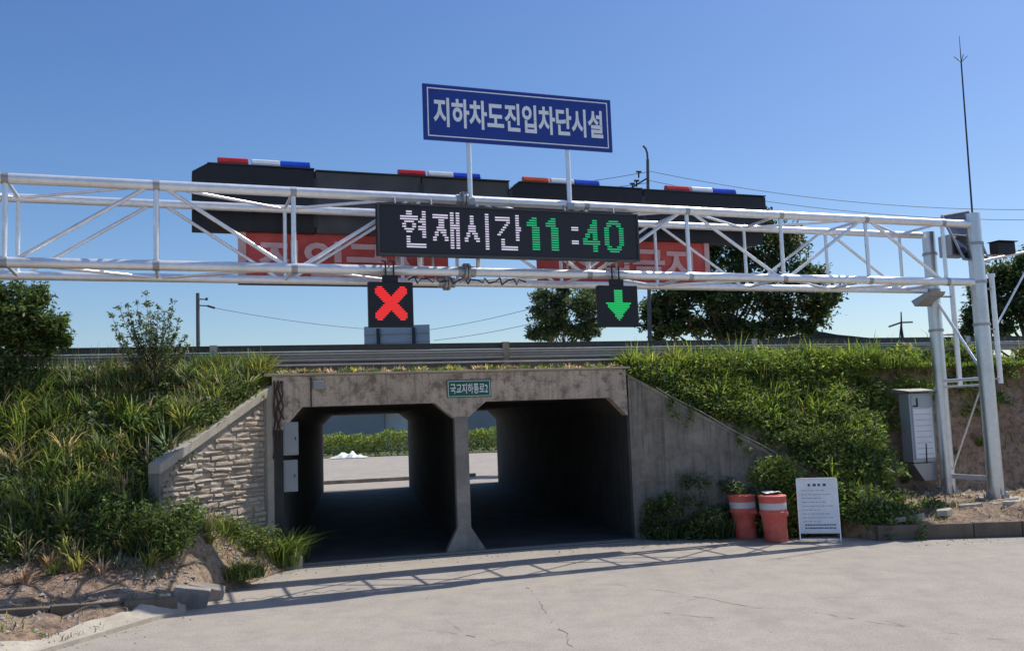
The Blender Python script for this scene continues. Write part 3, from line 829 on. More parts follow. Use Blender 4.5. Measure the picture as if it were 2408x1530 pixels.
t = thing('equipment_cabinet', T(11.4, -1.5, .85), 'pale grey equipment cabinet with a visor roof hung on the left of the gantry post', 'cabinet')
part('body', MB().box(T, 10.98, 11.68, -1.75, -1.42, 1.28, 2.86), M['cabinet'], t, bevel=.015)
part('door', MB().box(T, 11.03, 11.64, -1.42, -1.405, 1.33, 2.81), M['cabinet'], t, bevel=.006)
part('roof', MB().prism(lambda a, b, c: T(b, a, c), [(-1.85, 2.89), (-1.3, 2.89), (-1.3, 2.91), (-1.85, 2.98)], 10.88, 11.75), M['steel_dull'], t)
part('latch', MB().box(T, 11.06, 11.2, -1.405, -1.39, 2.55, 2.58).box(T, 11.17, 11.2, -1.404, -1.388, 2.58, 2.75), M['black'], t)
part('tray', MB().prism(T, [(11.0, 1.26), (11.68, 1.26), (11.68, .86), (11.3, .86)], -1.74, -1.46), M['steel_dull'], t)
part('conduit', MB().tube(T(11.33, -1.39, 1.25), T(11.36, -1.4, 1.7), .014, 8), M['steel_dark'], t)
sm = MB()
for k in range(9):
    zc = 2.5-.13*k; sm.box(T, 11.1, 11.55, -1.403, -1.401, zc, zc+.012)
ns = part('notice_sheet', MB().box(T, 11.06, 11.61, -1.4049, -1.403, 1.38, 2.52), M['white_paint'], t); part('print', sm, M['ink_pale'], ns)

# ------------------------------------------------------------------ drums and board
def drum(x, y, lab, tilt, h=.9, dent=0):
    t = thing('traffic_drum', (x, y, 0), lab, 'traffic drum', 'faded traffic drums')
    k = h/.9
    lo = [(0, .21), (.02, .225), (.3, .235), (.5, .25), (.53, .275), (.57, .28), (.59, .262), (.62, .262)]
    hi = [(.74, .265), (.82, .268), (.845, .28), (.87, .28), (.885, .26), (.89, .2)]
    f = lambda pr_: [(z*k, r) for z, r in pr_]
    part('body', MB().lathe((x, y, 0), f(lo), 36, tilt), M['plastic_orange'], t, True)
    part('reflective_band', MB().lathe((x, y, 0), f([(.62, .263), (.74, .266)]), 36, tilt), M['band'], t, True)
    part('top', MB().lathe((x, y, 0), f(hi), 36, tilt), M['plastic_orange'], t, True)
    a = R(-60); hx, hy = x+tilt[0]*.55+.27*math.cos(a), y+tilt[1]*.55+.27*math.sin(a)
    part('grip', MB().box(W, hx-.08, hx+.09, hy-.035, hy+.02, .5*k, .57*k), M['plastic_orange'], t, bevel=.02)
drum(4.68, 19.62, 'faded orange drum with a white band, left of the pair beside the notice board', (-.075, .01), .9)
drum(5.1, 18.93, 'faded orange drum with a pale rag on its lid, next to the notice board', (-.045, .01), .93)
# pale rag on the second drum
nv = 14; rg = MB(); vs = []
for i in range(nv):
    for j in range(nv):
        x_, y_ = (i/(nv-1)-.5)*.34, (j/(nv-1)-.5)*.3
        vs.append((5.06+x_, 18.95+y_, .93+.05*fb(x_*14+5, y_*14+5, 9)+.03*vn(i*.9, j*.9, 4)))
rg.add(vs, [(i*nv+j, (i+1)*nv+j, (i+1)*nv+j+1, i*nv+j+1) for i in range(nv-1) for j in range(nv-1)])
solo('crumpled_rag', rg, M['bag'], 'crumpled pale rag lying on the lid of the nearer orange drum', 'rag', smooth=True)
bf = frame(-14, (5.56, 18.86, 0))
def BF(a, b, c): return bf(a, b-c*.09, c)
nb = thing('notice_board', BF(.37, 0, 0), 'white notice board on a low metal stand right of the orange drums', 'notice board')
part('panel', MB().box(BF, .0, .74, .0, .02, .17, 1.2), M['white_paint'], nb)
fm = MB()
for p, q in (((-.01, 0), (-.01, 1.21)), ((.75, 0), (.75, 1.21)), ((-.01, 1.21), (.75, 1.21)), ((-.01, .16), (.75, .16)), ((-.01, .03), (.75, .03))):
    fm.tube(BF(p[0], .01, p[1]), BF(q[0], .01, q[1]), .014, 8)
part('frame', fm, M['steel'], nb)
for a in (0, .74): part('leg', MB().tube(BF(a, -.01, 1.0), bf(a, -.5, .02), .012, 8), M['steel_dull'], nb)
ti = MB(); x = .2
for k in range(4): w_ = .045+.015*(k % 2); ti.box(BF, x, x+w_, .02, .023, 1.06, 1.11); x += .095
part('title_print', ti, M['ink'], nb)
rows_ = MB()
for k in range(9):
    zc = .97-.075*k; x = .07
    while x < .5+.12*math.sin(k*2.1):
        w_ = random.uniform(.03, .1); rows_.box(BF, x, x+w_, .02, .022, zc, zc+.014); x += w_+.018
part('body_print', rows_, M['ink_pale'], nb)
ft = MB()
for zc in (.24, .3):
    x = .1
    while x < .66: w_ = random.uniform(.02, .05); ft.box(BF, x, x+w_, .02, .023, zc, zc+.026); x += w_+.012
part('foot_print', ft, M['ink'], nb)

# ------------------------------------------------------------------ kerbs
def kerb(pts, w, h, m, name, lab, group, drop=0):
    words = ['first', 'second', 'third', 'fourth', 'fifth', 'sixth', 'seventh', 'eighth', 'ninth', 'tenth', 'eleventh', 'twelfth', 'thirteenth']; wi = 0
    for a, b in zip(pts[:-1], pts[1:]):
        a = np.array(a, float); b = np.array(b, float); L = np.linalg.norm(b-a); n = max(1, round(L/.95)); d = (b-a)/L; nrm = np.array([-d[1], d[0], 0])
        for k in range(n):
            p = a+d*(L*k/n+.008); q = a+d*(L*(k+1)/n-.008); j = random.uniform(-.012, .012)
            top_ = [p+W(0, 0, h+j), q+W(0, 0, h+j), q+nrm*w+W(0, 0, h+j), p+nrm*w+W(0, 0, h+j)]; bot = [p-W(0, 0, .15), q-W(0, 0, .15), q+nrm*w-W(0, 0, .15), p+nrm*w-W(0, 0, .15)]
            mb = MB(); mb.add(bot+top_, [(0, 1, 2, 3), (4, 5, 6, 7), (0, 1, 5, 4), (1, 2, 6, 5), (2, 3, 7, 6), (3, 0, 4, 7)])
            solo(name, mb, m, words[wi]+' '+lab, 'kerb stone', group=group, bevel=.012); wi += 1
kerb([A(7.5, 2.93, 0), A(10.1, 3.82, 0), A(15, 5.2, 0)], .16, .29, M['kerb_soil_shade'], 'kerb_stone', 'weathered kerb stone from the notice board along the right road edge', 'kerb stones on the right road edge')
# sloped concrete shoulder and the block where the left kerb begins
sheet('road_shoulder', A, lambda s, d: np.where(s > -6, hL(s, d, True), hL(s, d))+.03, (-12, -5.15), lambda s: outL(s)-.5, lambda s: outL(s)+.06, 60, 8, M['conc_light'])
kb = thing('kerb_corner', A(-5.1, 3.6, 0), 'heavy concrete kerb corner at the end of the left road edge', 'kerb')
part('block', MB().prism(A, [(-5.38, -.05), (-4.88, -.05), (-4.82, .2), (-5.33, .3)], 3.45, 3.98), M['conc'], kb, bevel=.02)
part('block', MB().prism(A, [(-5.28, -.05), (-4.66, -.05), (-4.62, .14), (-5.2, .3)], 2.95, 3.43), M['conc'], kb, bevel=.02)
kerb([A(-5.3, 4.05, .1), A(-6.0, 4.32, .13), A(-7.8, 4.2, .16), A(-10.6, 3.9, .2)], .14, .13, M['kerb_soil_shade'], 'channel_kerb', 'concrete block from the kerb corner in the row across the left verge', 'kerb blocks across the left verge')

# ------------------------------------------------------------------ vegetation
GREEN = {'deep': (.075, .115, .034), 'mid': (.14, .195, .055), 'bright': (.24, .32, .075), 'yellow': (.36, .37, .11), 'dry': (.48, .39, .24), 'grey': (.18, .205, .125), 'brown': (.26, .17, .11), 'blue': (.04, .066, .04)}
class Veg:
    def __init__(s): s.V = []; s.F3 = []; s.C = []; s.n = 0
    def quads(s, v, c):                       # v (N,4,3) c (N,3)
        N_ = len(v); s.V.append(v.reshape(-1, 3)); s.C.append(np.repeat(c, 4, 0))
        i = s.n+4*np.arange(N_)[:, None]; s.F3.append(np.concatenate([i, i+1, i+2, i+3], 1)); s.n += 4*N_
    def blades(s, p, h, w, lean, c):          # p (N,3) base; two stacked quads, bending
        n = len(p); az = rng.random(n)*6.283; b = az+rng.normal(0, 1.2, n)+1.57
        side = np.stack([np.cos(b), np.sin(b), np.zeros(n)], 1)*(w/2)[:, None]
        dr_ = np.stack([np.cos(az), np.sin(az), np.zeros(n)], 1)
        up_ = np.array([0, 0, 1.])
        m1 = p+up_*(h*.55)[:, None]+dr_*(lean*h*.2)[:, None]; t = p+up_*(h*(1-.25*lean))[:, None]+dr_*(lean*h*.75)[:, None]
        s.quads(np.stack([p-side, p+side, m1+side*.8, m1-side*.8], 1), c)
        s.quads(np.stack([m1-side*.8, m1+side*.8, t+side*.12, t-side*.12], 1), c*1.12)
    def tufts(s, p, h, per, c, spread=.12, arch=1.1):     # arching blades radiating from tuft centres, three segments each
        n = len(p)*per; P = np.repeat(p, per, 0); H_ = np.repeat(h, per)*(.45+.75*rng.random(n)); C_ = np.repeat(c, per, 0)*(1+rng.normal(0, .22, (n, 1)))
        az = rng.random(n)*6.283; e_ = rng.random(n)**.7*arch; dr_ = np.stack([np.cos(az), np.sin(az), np.zeros(n)], 1); sd = np.stack([-np.sin(az), np.cos(az), np.zeros(n)], 1)
        P = P+dr_*(spread*rng.random(n))[:, None]; up_ = np.array([0, 0, 1.]); w = (.008+.009*rng.random(n))[:, None]
        pts_ = []
        for k in (0, .35, .7, 1.):
            out = H_*(k*.25+k*k*.6)*e_; zz = H_*(k-.62*k*k*e_*.8); pts_.append(P+dr_*out[:, None]+up_*zz[:, None])
        ww = (w, w*.95, w*.65, w*.1)
        for k in range(3): s.quads(np.stack([pts_[k]-sd*ww[k], pts_[k]+sd*ww[k], pts_[k+1]+sd*ww[k+1], pts_[k+1]-sd*ww[k+1]], 1), C_*(.85+.15*k))
    def leaves(s, p, size, c, flat=.3, norm=None):
        n = len(p); a = rng.normal(0, 1, (n, 3)); a[:, 2] *= .7; a /= np.linalg.norm(a, axis=1)[:, None]
        q = rng.normal(0, 1, (n, 3)); b = np.cross(a, q); b /= np.linalg.norm(b, axis=1)[:, None]
        L = size[:, None]; w = L*.45
        s.quads(np.stack([p, p+a*L*.45+b*w*.5, p+a*L, p+a*L*.45-b*w*.5], 1), c)
    def build(s, name, m, parent=None, org=(0, 0, 0), **props):
        V_ = np.concatenate(s.V)-np.array(org); F_ = np.concatenate(s.F3); C_ = np.clip(np.concatenate(s.C), 0, 1)
        me = D.meshes.new(name); nv_, nf = len(V_), len(F_)
        me.vertices.add(nv_); me.vertices.foreach_set('co', V_.astype(np.float32).ravel())
        me.loops.add(nf*4); me.loops.foreach_set('vertex_index', F_.astype(np.int32).ravel())
        me.polygons.add(nf); me.polygons.foreach_set('loop_start', (4*np.arange(nf)).astype(np.int32))
        me.update(calc_edges=True)
        at = me.attributes.new('tint', 'FLOAT_COLOR', 'POINT'); at.data.foreach_set('color', np.concatenate([C_, np.ones((nv_, 1))], 1).astype(np.float32).ravel())
        o = link_mesh(name, me, m, parent)
        if parent is None: o.location = org
        for k, v in props.items(): o[k] = v
        return o
def tint(names, w, n, jit=.25):
    c = np.array([GREEN[k] for k in names]); i = rng.choice(len(names), n, p=np.array(w)/sum(w)); r = c[i]*(1+rng.normal(0, jit, (n, 1)))
    return np.clip(r*(1+rng.normal(0, .06, (n, 3))), .005, .9)
def tintn(a, b, f, n, jit=.22):
    a = np.array(GREEN[a]); b = np.array(GREEN[b]); f = np.clip(f, 0, 1)[:, None]
    return np.clip((a*(1-f)+b*f)*(1+rng.normal(0, jit, (n, 1))), .005, .9)
def toW(s, d, z):
    o = np.array(AO); return o+ua*s[:, None]+na*d[:, None]+np.array([0, 0, 1.])*z[:, None]

# right bank: lush long grass and vines
vr = Veg()
def sampR(n, s0=3.8, s1=18):
    s = s0+(s1-s0)*rng.random(n)**1.2; o = np.where(s < 7, outR(s)+.05, np.minimum(outR(s)-.3, 2.6)); d = CR-.1+(o-CR+.1)*rng.random(n)**.9
    return s, d, hR(s, np.minimum(d, outR(s)))
def keepR(s, d, z):
    k = fb(s*.8, d*.8, 21)
    cut = ss((np.minimum(.45+2.5*(s-8.5)/1.8, 2.85)-z+.8*(k-.5))/.45)*ss((s-8.3)/.3)      # bare cut soil round the pylon
    foot = ss((s-7.9)/.6)*ss((.95-z)/.3)
    return rng.random(len(s)) > np.maximum(cut*.97, foot)
def clumpN(s, d, sc, seed): return vn(s*sc, d*sc, seed)
s_, d_, z_ = sampR(13000); k = keepR(s_, d_, z_); s_, d_, z_ = s_[k], d_[k], z_[k]; n = len(s_)
cl = clumpN(s_, d_+z_*.5, 1.9, 31); c2 = clumpN(s_, d_+z_, .7, 33)
h = (.16+.38*cl)*(1+.35*rng.random(n)); 
upg = ss((z_-1.2)/1.8); h = h*np.clip((outR(s_)-d_)*1.6, .15, 1)
col = tintn('mid', 'bright', .25+.95*upg*(.4+cl)-.5*(c2 < .38), n)  # brighter with height: sunlight on the crest put into the tint
col = np.where((rng.random(n) < .08)[:, None], tint(['dry', 'yellow'], [1, 1.5], n), col)
vr.blades(toW(s_, d_, z_-.03), h, .018+.016*rng.random(n), .3+.9*rng.random(n), col)
s_, d_, z_ = sampR(2600); k = keepR(s_, d_, z_) & (outR(s_)-d_ > .3); s_, d_, z_ = s_[k], d_[k], z_[k]; n = len(s_)
vr.blades(toW(s_, d_, z_), .3+.45*rng.random(n), .008+.008*rng.random(n), .2+.8*rng.random(n), tint(['dry', 'yellow', 'brown'], [3, 2, 1], n))
# leafy mounds
def mounds(veg, centres, rr, per, leaf, pal, w, flat=.75):
    for (c, r_) in zip(centres, rr):
        n = int(per*r_*r_); v = rng.normal(0, 1, (n, 3)); v /= np.linalg.norm(v, axis=1)[:, None]; v[:, 2] = np.abs(v[:, 2])*flat
        rad = r_*(.55+.5*rng.random(n))*(.8+.4*vn(v[:, 0]*3+c[0]*3, v[:, 1]*3+v[:, 2]*3+c[1]*3, 7)); p = np.array(c)+v*rad[:, None]
        br = tint(pal, w, n)*(0.8+.4*rng.random())
        veg.leaves(p, leaf*(.6+.8*rng.random(n)), br)
s_, d_, z_ = sampR(900, 3.9, 16); k = keepR(s_, d_, z_) & (outR(s_)-d_ > .28); s_, d_, z_ = s_[k], d_[k], z_[k]
mounds(vr, toW(s_, d_, z_-.06), .2+.3*rng.random(len(s_)), 2600, .085, ['mid', 'bright', 'deep', 'grey'], [3, 2.6, 1.6, .8])
s_, d_, z_ = sampR(330, 4.4, 16); k = keepR(s_, d_, z_) & (outR(s_)-d_ > .35) & (z_ > 2.1); s_, d_, z_ = s_[k], d_[k], z_[k]
mounds(vr, toW(s_, d_, z_+.02), .2+.25*rng.random(len(s_)), 2600, .085, ['bright', 'yellow', 'mid'], [4, 1.2, 1])  # upper mounds: sunlit look painted in by a brighter palette
for q in range(70):
    s_, d_, z_ = sampR(1, 4.6, 14.5)
    if not keepR(s_, d_, z_)[0] or outR(s_)[0]-d_[0] < .5: continue
    pal_ = random.choice([['deep', 'blue'], ['bright', 'yellow'], ['mid', 'grey'], ['bright', 'mid'], ['deep', 'mid']]); mounds(vr, toW(s_, d_, z_-.05), [random.uniform(.35, .62)], 1900, random.choice([.07, .09, .12]), pal_, [2, 1])
n = 85; s_ = 5.3+9.5*rng.random(n); mounds(vr, toW(s_, CR+.1+.25*rng.random(n), np.full(n, 3.5)), (.22+.3*rng.random(n))*(.6+.5*ss((s_-5)/1.2)-.65*ss((s_-9.4)/1.6)), 2700, .085, ['bright', 'mid', 'yellow'], [3, 2, .7], 1.0)
s_, d_, z_ = sampR(850, 3.8, 16); k = keepR(s_, d_, z_); s_, d_, z_ = s_[k], d_[k], z_[k]; n = len(s_)
up_r = ss((z_-.9)/1.6); kk = outR(s_)-d_ > .4; s_, d_, z_, up_r = s_[kk], d_[kk], z_[kk], up_r[kk]; n = len(s_)
vr.tufts(toW(s_, d_, z_-.02), .3+.45*rng.random(n)**1.5, 36, np.where((rng.random(n) < .35+.45*up_r)[:, None], tint(['bright', 'yellow'], [3, .7], n), tint(['mid', 'grey', 'deep'], [3, 1, 1.5], n)))  # more bright tufts higher up, sunlight put into their tint
n = 55; s_ = 5.0+5.4*rng.random(n); vr.tufts(toW(s_, CR+.25*rng.random(n), np.full(n, 3.55)), .35+.5*rng.random(n), 40, tint(['bright', 'mid', 'yellow'], [3, 2, .6], n))
s_, d_, z_ = sampR(150, 4.4, 15); k = keepR(s_, d_, z_) & (outR(s_)-d_ > .35); s_, d_, z_ = s_[k], d_[k], z_[k]
mounds(vr, toW(s_, d_, z_+.05), .12+.2*rng.random(len(s_)), 3000, .1, ['bright', 'mid', 'grey'], [3, 2, 1])
s_, d_, z_ = sampR(170, 3.9, 9.5); k = ((outR(s_)-d_ < 1.1) & (outR(s_)-d_ > .42)) | (rng.random(len(s_)) < .15) & (outR(s_)-d_ > .42); s_, d_, z_ = s_[k], d_[k], z_[k]
mounds(vr, toW(s_, d_+.05, z_-.02), .14+.24*rng.random(len(s_)), 2800, .1, ['deep', 'mid', 'grey'], [3, 2, 1.2])
for q in range(7):
    s0 = random.uniform(4.0, 8.2); v_n = 26; a_ = np.linspace(0, 1, v_n); ss_ = s0+.12*np.sin(a_*6+q)+.25*a_*random.uniform(-1, 1); dd_ = outR(ss_)-.25+.45*a_**.6; z0 = hR(s0, float(outR(s0))-.1)+.12
    pp = toW(ss_, dd_, z0-a_**1.6*random.uniform(.25, .7)); pp = np.repeat(pp, 7, 0)+rng.normal(0, .035, (v_n*7, 3)); vr.leaves(pp, .085*(.6+.7*rng.random(len(pp))), tint(['mid', 'grey', 'bright'], [2, 1, 1], len(pp)))
# crest fringe hiding the rail
n = 1500; s_ = 5.2+11*rng.random(n); d_ = CR+.1+.5*(rng.random(n)-.2); hh = .3+.5*vn(s_*1.6, d_*0, 51)
hh *= ss((s_-4.8)/1.6)*(1-.75*ss((s_-9.6)/2))
vr.blades(toW(s_, d_, np.full(n, 3.5)), hh*(.5+.6*rng.random(n)), .02+.012*rng.random(n), .3+.6*rng.random(n), tintn('mid', 'bright', .5+.6*rng.random(n), n))
# dry fringe at the toe
s_, d_, z_ = sampR(9000, 6.8, 18); d_ = .3+(outR(s_)-.35)*rng.random(len(s_)); z_ = hR(s_, d_); k = (rng.random(len(s_)) < .12+.6*(fb(s_*1.7, d_*1.7, 61) > .55)) & (z_ < 1.3); s_, d_, z_ = s_[k], d_[k], z_[k]; n = len(s_)
vr.blades(toW(s_, d_, z_-.01), .05+.12*rng.random(n), .012+.01*rng.random(n), .6+.8*rng.random(n), tint(['dry', 'yellow', 'brown'], [3, .7, .8], n))
n = 150; s_ = -4.1+8.1*rng.random(n); vr.tufts(toW(s_, -.28+.2*rng.random(n), np.full(n, 3.63)), .06+.12*rng.random(n), 26, tint(['dry', 'grey', 'yellow', 'mid'], [1.6, 1, 1, 1.4], n), .1)
vr.build('bank_grass', M['grass'], kind='stuff', label='bright green long grass and vines over the right embankment', category='grass')

# left bank
vl = Veg()
def sampL(n, s0=-17, s1=-3.85):
    s = s1-(s1-s0)*rng.random(n)**1.1; front = np.where(s > -6, np.maximum((-3.8-s)/.643*.766-.05, CR+.2), 2.45+.6*fb(s*.9, s*0, 71))
    d = CR-.1+(front-CR+.1)*rng.random(n); return s, d, hL(s, d)
s_, d_, z_ = sampL(34000); n = len(s_)
cl = clumpN(s_, d_+z_*.4, 1.7, 81); c2 = fb(s_*.9, d_*.9+z_*.5, 83); bare = fb(s_*.8+3, d_*.8, 85)
k = (rng.random(n) > .85*(bare > .64)*(d_ > .6)); s_, d_, z_, cl, c2 = s_[k], d_[k], z_[k], cl[k], c2[k]; n = len(s_)
h = (.14+.42*cl)*(1+.3*rng.random(n))*np.where(s_ > -6, np.clip(((-3.8-s_)/.643*.766-d_)*1.6, .15, 1), 1)
col = tintn('deep', 'mid', .3+.9*cl, n); m1 = c2 > .55
col = np.where(m1[:, None], tintn('mid', 'yellow', .2+.5*rng.random(n), n), col)
col = np.where((rng.random(n) < .14)[:, None], tint(['dry', 'yellow', 'brown'], [2, 1, .5], n), col)
vl.blades(toW(s_, d_, z_-.03), h, .016+.014*rng.random(n), .25+.8*rng.random(n), col)
s_, d_, z_ = sampL(480); k = (clumpN(s_, d_, .8, 91) > .3) & ((s_ < -5.9) | ((-3.8-s_)/.643*.766-d_ > .45)); s_, d_, z_ = s_[k], d_[k], z_[k]
mounds(vl, toW(s_, d_, z_-.05), .16+.3*rng.random(len(s_)), 2300, .08, ['mid', 'deep', 'grey', 'yellow'], [3, 3, 2, .7])
for q in range(70):
    s_, d_, z_ = sampL(1, -14, -4.6)
    if q % 2: continue
    if s_[0] > -6.2 and (-3.8-s_[0])/.643*.766-d_[0] < .75: continue
    pal_ = random.choice([['deep', 'blue'], ['yellow', 'mid'], ['mid', 'grey'], ['grey', 'mid'], ['deep', 'mid']]); mounds(vl, toW(s_, d_, z_-.08), [random.uniform(.3, .55)], 1900, random.choice([.06, .08, .11]), pal_, [2, 1])
n = 60; s_ = -8.3-6*rng.random(n); mounds(vl, toW(s_, CR+.4*rng.random(n), np.full(n, 3.5)), .3+.35*rng.random(n), 2500, .085, ['deep', 'mid', 'grey'], [3, 3, 1], 1.1)
n = 8000; s_ = -5.2-11*rng.random(n); d_ = CR+.1+.6*(rng.random(n)-.2)
hh = (.12+.3*vn(s_*1.4, d_*0, 95)+.5*ss((-s_-8.2)/1.5))
vl.blades(toW(s_, d_, np.full(n, 3.5)), hh*(.5+.7*rng.random(n)), .018+.01*rng.random(n), .2+.5*rng.random(n), tint(['mid', 'deep', 'grey', 'dry', 'yellow'], [3, 3, 1, .8, 1], n))
s_, d_, z_ = sampL(2300); bare = fb(s_*.8+3, d_*.8, 85); k = ((bare < .6) | (rng.random(len(s_)) < .35)) & ((s_ < -5.9) | ((-3.8-s_)/.643*.766-d_ > .5)); s_, d_, z_ = s_[k], d_[k], z_[k]; n = len(s_)
vl.tufts(toW(s_, d_, z_-.02), .24+.5*rng.random(n)**1.5, 30, tint(['mid', 'grey', 'yellow', 'deep', 'dry'], [3.4, 2, 1.5, 1.2, 1.1], n))
n = 120; s_ = -5-10*rng.random(n); vl.tufts(toW(s_, CR+.3*rng.random(n), np.full(n, 3.55)), .2+.4*rng.random(n), 36, tint(['mid', 'grey', 'dry'], [3, 2, 1], n))
n = 150; s_ = -12+7.4*rng.random(n); d_ = np.where(s_ > -6, (-3.8-s_)/.643*.766+.2, 2.5)+.9*rng.random(n)**2; z_ = np.where(s_ > -6, hL(s_, d_, True), hL(s_, d_))
vl.tufts(toW(s_, d_, z_), .2+.3*rng.random(n), 36, tint(['mid', 'grey', 'dry', 'yellow'], [2, 1, 1.4, 1], n))
# tall thin stalks against the sky
n = 240; s_ = -5.2-6*rng.random(n); d_ = CR+.5*rng.random(n)
vl.blades(toW(s_, d_, np.full(n, 3.5)), .5+.5*rng.random(n), np.full(n, .012), .1+.3*rng.random(n), tint(['mid', 'dry', 'deep'], [1, 1, 2], n))
# verge at the front: sparse dry tufts
n = 15000; s_ = -14+10.9*rng.random(n); o_ = outL(s_); lo = np.where(s_ > -6, (-3.8-s_)/.643*.766+.05, 2.4); d_ = lo+(np.minimum(o_, 7.5)-.05-lo)*rng.random(n)
z_ = np.where(s_ > -6, hL(s_, d_, True), hL(s_, d_)); nearb = ss(1-(d_-lo)/.9); k = rng.random(n) < np.maximum(.05+.75*(fb(s_*1.3, d_*1.3, 101) > .6), nearb)*(o_ > d_+.1)
s_, d_, z_, nearb = s_[k], d_[k], z_[k], nearb[k]; n = len(s_)
col = np.where((rng.random(n) < .35+.5*nearb)[:, None], tint(['mid', 'deep', 'yellow'], [3, 1, 1], n), tint(['dry', 'brown', 'yellow'], [3, .8, 1], n))
vl.blades(toW(s_, d_, z_-.01), (.04+.13*rng.random(n))*(1+1.6*nearb), .01+.01*rng.random(n), .5+.9*rng.random(n), col)
vl.build('bank_grass', M['grass'], kind='stuff', label='dark green tall grass and weeds over the left embankment', category='grass')

# litter of small stones on the bare soil
deb = MB()
def stone(p, r):
    v = [np.array(q)*r*random.uniform(.6, 1.2) for q in ((1, 0, 0), (-1, 0, 0), (0, 1, 0), (0, -1, 0), (0, 0, .7), (0, 0, -.5))]; a = random.random()*6
    v = [np.array([q[0]*math.cos(a)-q[1]*math.sin(a), q[0]*math.sin(a)+q[1]*math.cos(a), q[2]])+p for q in v]
    deb.add(v, [(0, 2, 4), (2, 1, 4), (1, 3, 4), (3, 0, 4), (2, 0, 5), (1, 2, 5), (3, 1, 5), (0, 3, 5)])
for _ in range(2600):
    if random.random() < .7:
        s = random.uniform(-11, -3.6); lo = (-3.8-s)/.643*.766+.1 if s > -6 else 2.3; hi = min(float(outL(s)), 7)-.1
        if hi < lo: continue
        d = random.uniform(lo, hi); z = float(hL(s, d, s > -6))
    else: s = random.uniform(7.3, 16); d = random.uniform(.0, float(outR(s))-.1); z = float(hR(s, d))
    stone(A(s, d, z), random.choice([.01, .012, .015, .02, .03, .04, .06]))
for _ in range(900):
    s = random.uniform(9.6, 17); d = random.uniform(-.45, .9); stone(A(s, d, float(hR(s, d))), random.choice([.015, .02, .03, .05, .07]))
for _ in range(900):
    if random.random() < .5: s = random.uniform(-7, 7); d = (float(outL(s)) if s < -3.6 else .4)+abs(random.gauss(0, .5)); 
    else: s = random.uniform(3.8, 13); d = float(outR(s))+.1+abs(random.gauss(0, .45))
    stone(A(s, d+.05, .004), random.choice([.006, .009, .012, .02]))
solo('gravel', deb, M['rock'], 'loose stones and clods scattered on the bare verges', 'gravel', kind='stuff')

def chunk(s, d, w, l, h, rz, lab):
    mb = MB(); z0 = float(hR(s, d))-.03; c = A(s, d, z0); ca, sa = math.cos(rz), math.sin(rz); n = random.choice([5, 6, 7]); top_ = []; bot = []
    for k in range(n):
        t_ = 2*math.pi*k/n+random.uniform(-.25, .25); x, y = w*math.cos(t_)*random.uniform(.8, 1.15), l*math.sin(t_)*random.uniform(.8, 1.15)
        x, y = x*ca-y*sa, x*sa+y*ca; bot.append(c+W(x*1.05, y*1.05, 0)); top_.append(c+W(x, y, h+.15*x*random.uniform(.2, .6)))
    mb.add(bot+top_, [tuple(range(n-1, -1, -1)), tuple(range(n, 2*n))]+[(k, (k+1) % n, n+(k+1) % n, n+k) for k in range(n)])
    solo('concrete_chunk', mb, M['conc_light'], lab, 'rubble', group='broken concrete on the right verge', bevel=.012)
chunk(8.3, 2.75, .42, .22, .1, .2, 'largest flat broken concrete slab on the verge right of the notice board')
chunk(9.1, 2.9, .26, .15, .12, .8, 'middle-sized broken concrete slab on the right verge, nearer the posts than the largest')
chunk(9.8, 2.8, .3, .12, .08, -.2, 'long thin broken concrete piece in front of the equipment cabinet')
chunk(10.5, 3.1, .14, .12, .1, .4, 'small broken concrete lump in front of the gantry posts')
chunk(7.6, 2.3, .17, .14, .12, 1.1, 'small broken concrete lump just right of the notice board')
# individual shrubs
def shrub(name, base, lab, cat, blobs, leaf, pal, w, per=2600, blades=0, bh=.5, stems=5):
    t = thing(name, base, lab, cat); v = Veg(); sm_ = MB()
    for (dx, dy, dz, r_) in blobs:
        c = np.array(base)+np.array([dx, dy, dz])
        n_ = int(per*r_*r_*1.2)+20; q = rng.normal(0, 1, (n_, 3)); q /= np.linalg.norm(q, axis=1)[:, None]
        p = c+q*(r_*(.25+.75*rng.random(n_)**.6))[:, None]; p[:, 2] = np.maximum(p[:, 2], base[2]+.01)
        v.leaves(p-np.array(base), leaf*(.6+.8*rng.random(n_)), tint(pal, w, n_)*(.85+.3*rng.random()))
        sm_.tube(np.array(base)+np.array([dx*.1, dy*.1, -.05]), c, .012+.01*r_, 6, .005)
    if blades:
        a = rng.random(blades)*6.28; rr = .35*rng.random(blades); p = np.stack([rr*np.cos(a), rr*np.sin(a), np.zeros(blades)], 1)
        v.blades(p, bh*(.5+.7*rng.random(blades)), .018+.01*rng.random(blades), .5+.9*rng.random(blades), tint(pal, w, blades))
    v.build('foliage', M['leaf'], t); part('stem', sm_, M['bark'], t)
    return t
def blobs(n, sx, sy, h, r0, r1):
    return [(random.uniform(-sx, sx), random.uniform(-sy, sy), random.uniform(.05, 1)*h, random.uniform(r0, r1)) for _ in range(n)]
b_ = WR(.7, .3, 0); shrub('weed_clump', tuple(b_), 'dark leafy weeds at the foot of the right wing wall, nearest the tunnel', 'weeds', blobs(16, .45, .25, .8, .14, .26), .08, ['deep', 'mid', 'grey'], [2, 2, 1], 2800, 260, .45)
b_ = WR(1.7, .35, 0); shrub('weed_clump', tuple(b_), 'broad dark weeds against the middle of the right wing wall', 'weeds', blobs(24, .7, .3, 1.15, .16, .3), .08, ['deep', 'mid', 'grey'], [2, 2.4, 1.2], 2600, 420, .6)
b_ = WR(2.75, .4, 0); shrub('weed_clump', tuple(b_), 'leafy weeds on the wing wall just left of the orange drums', 'weeds', blobs(20, .5, .3, 1.0, .15, .28), .075, ['deep', 'mid', 'bright'], [2, 2.4, .8], 2600, 380, .6)
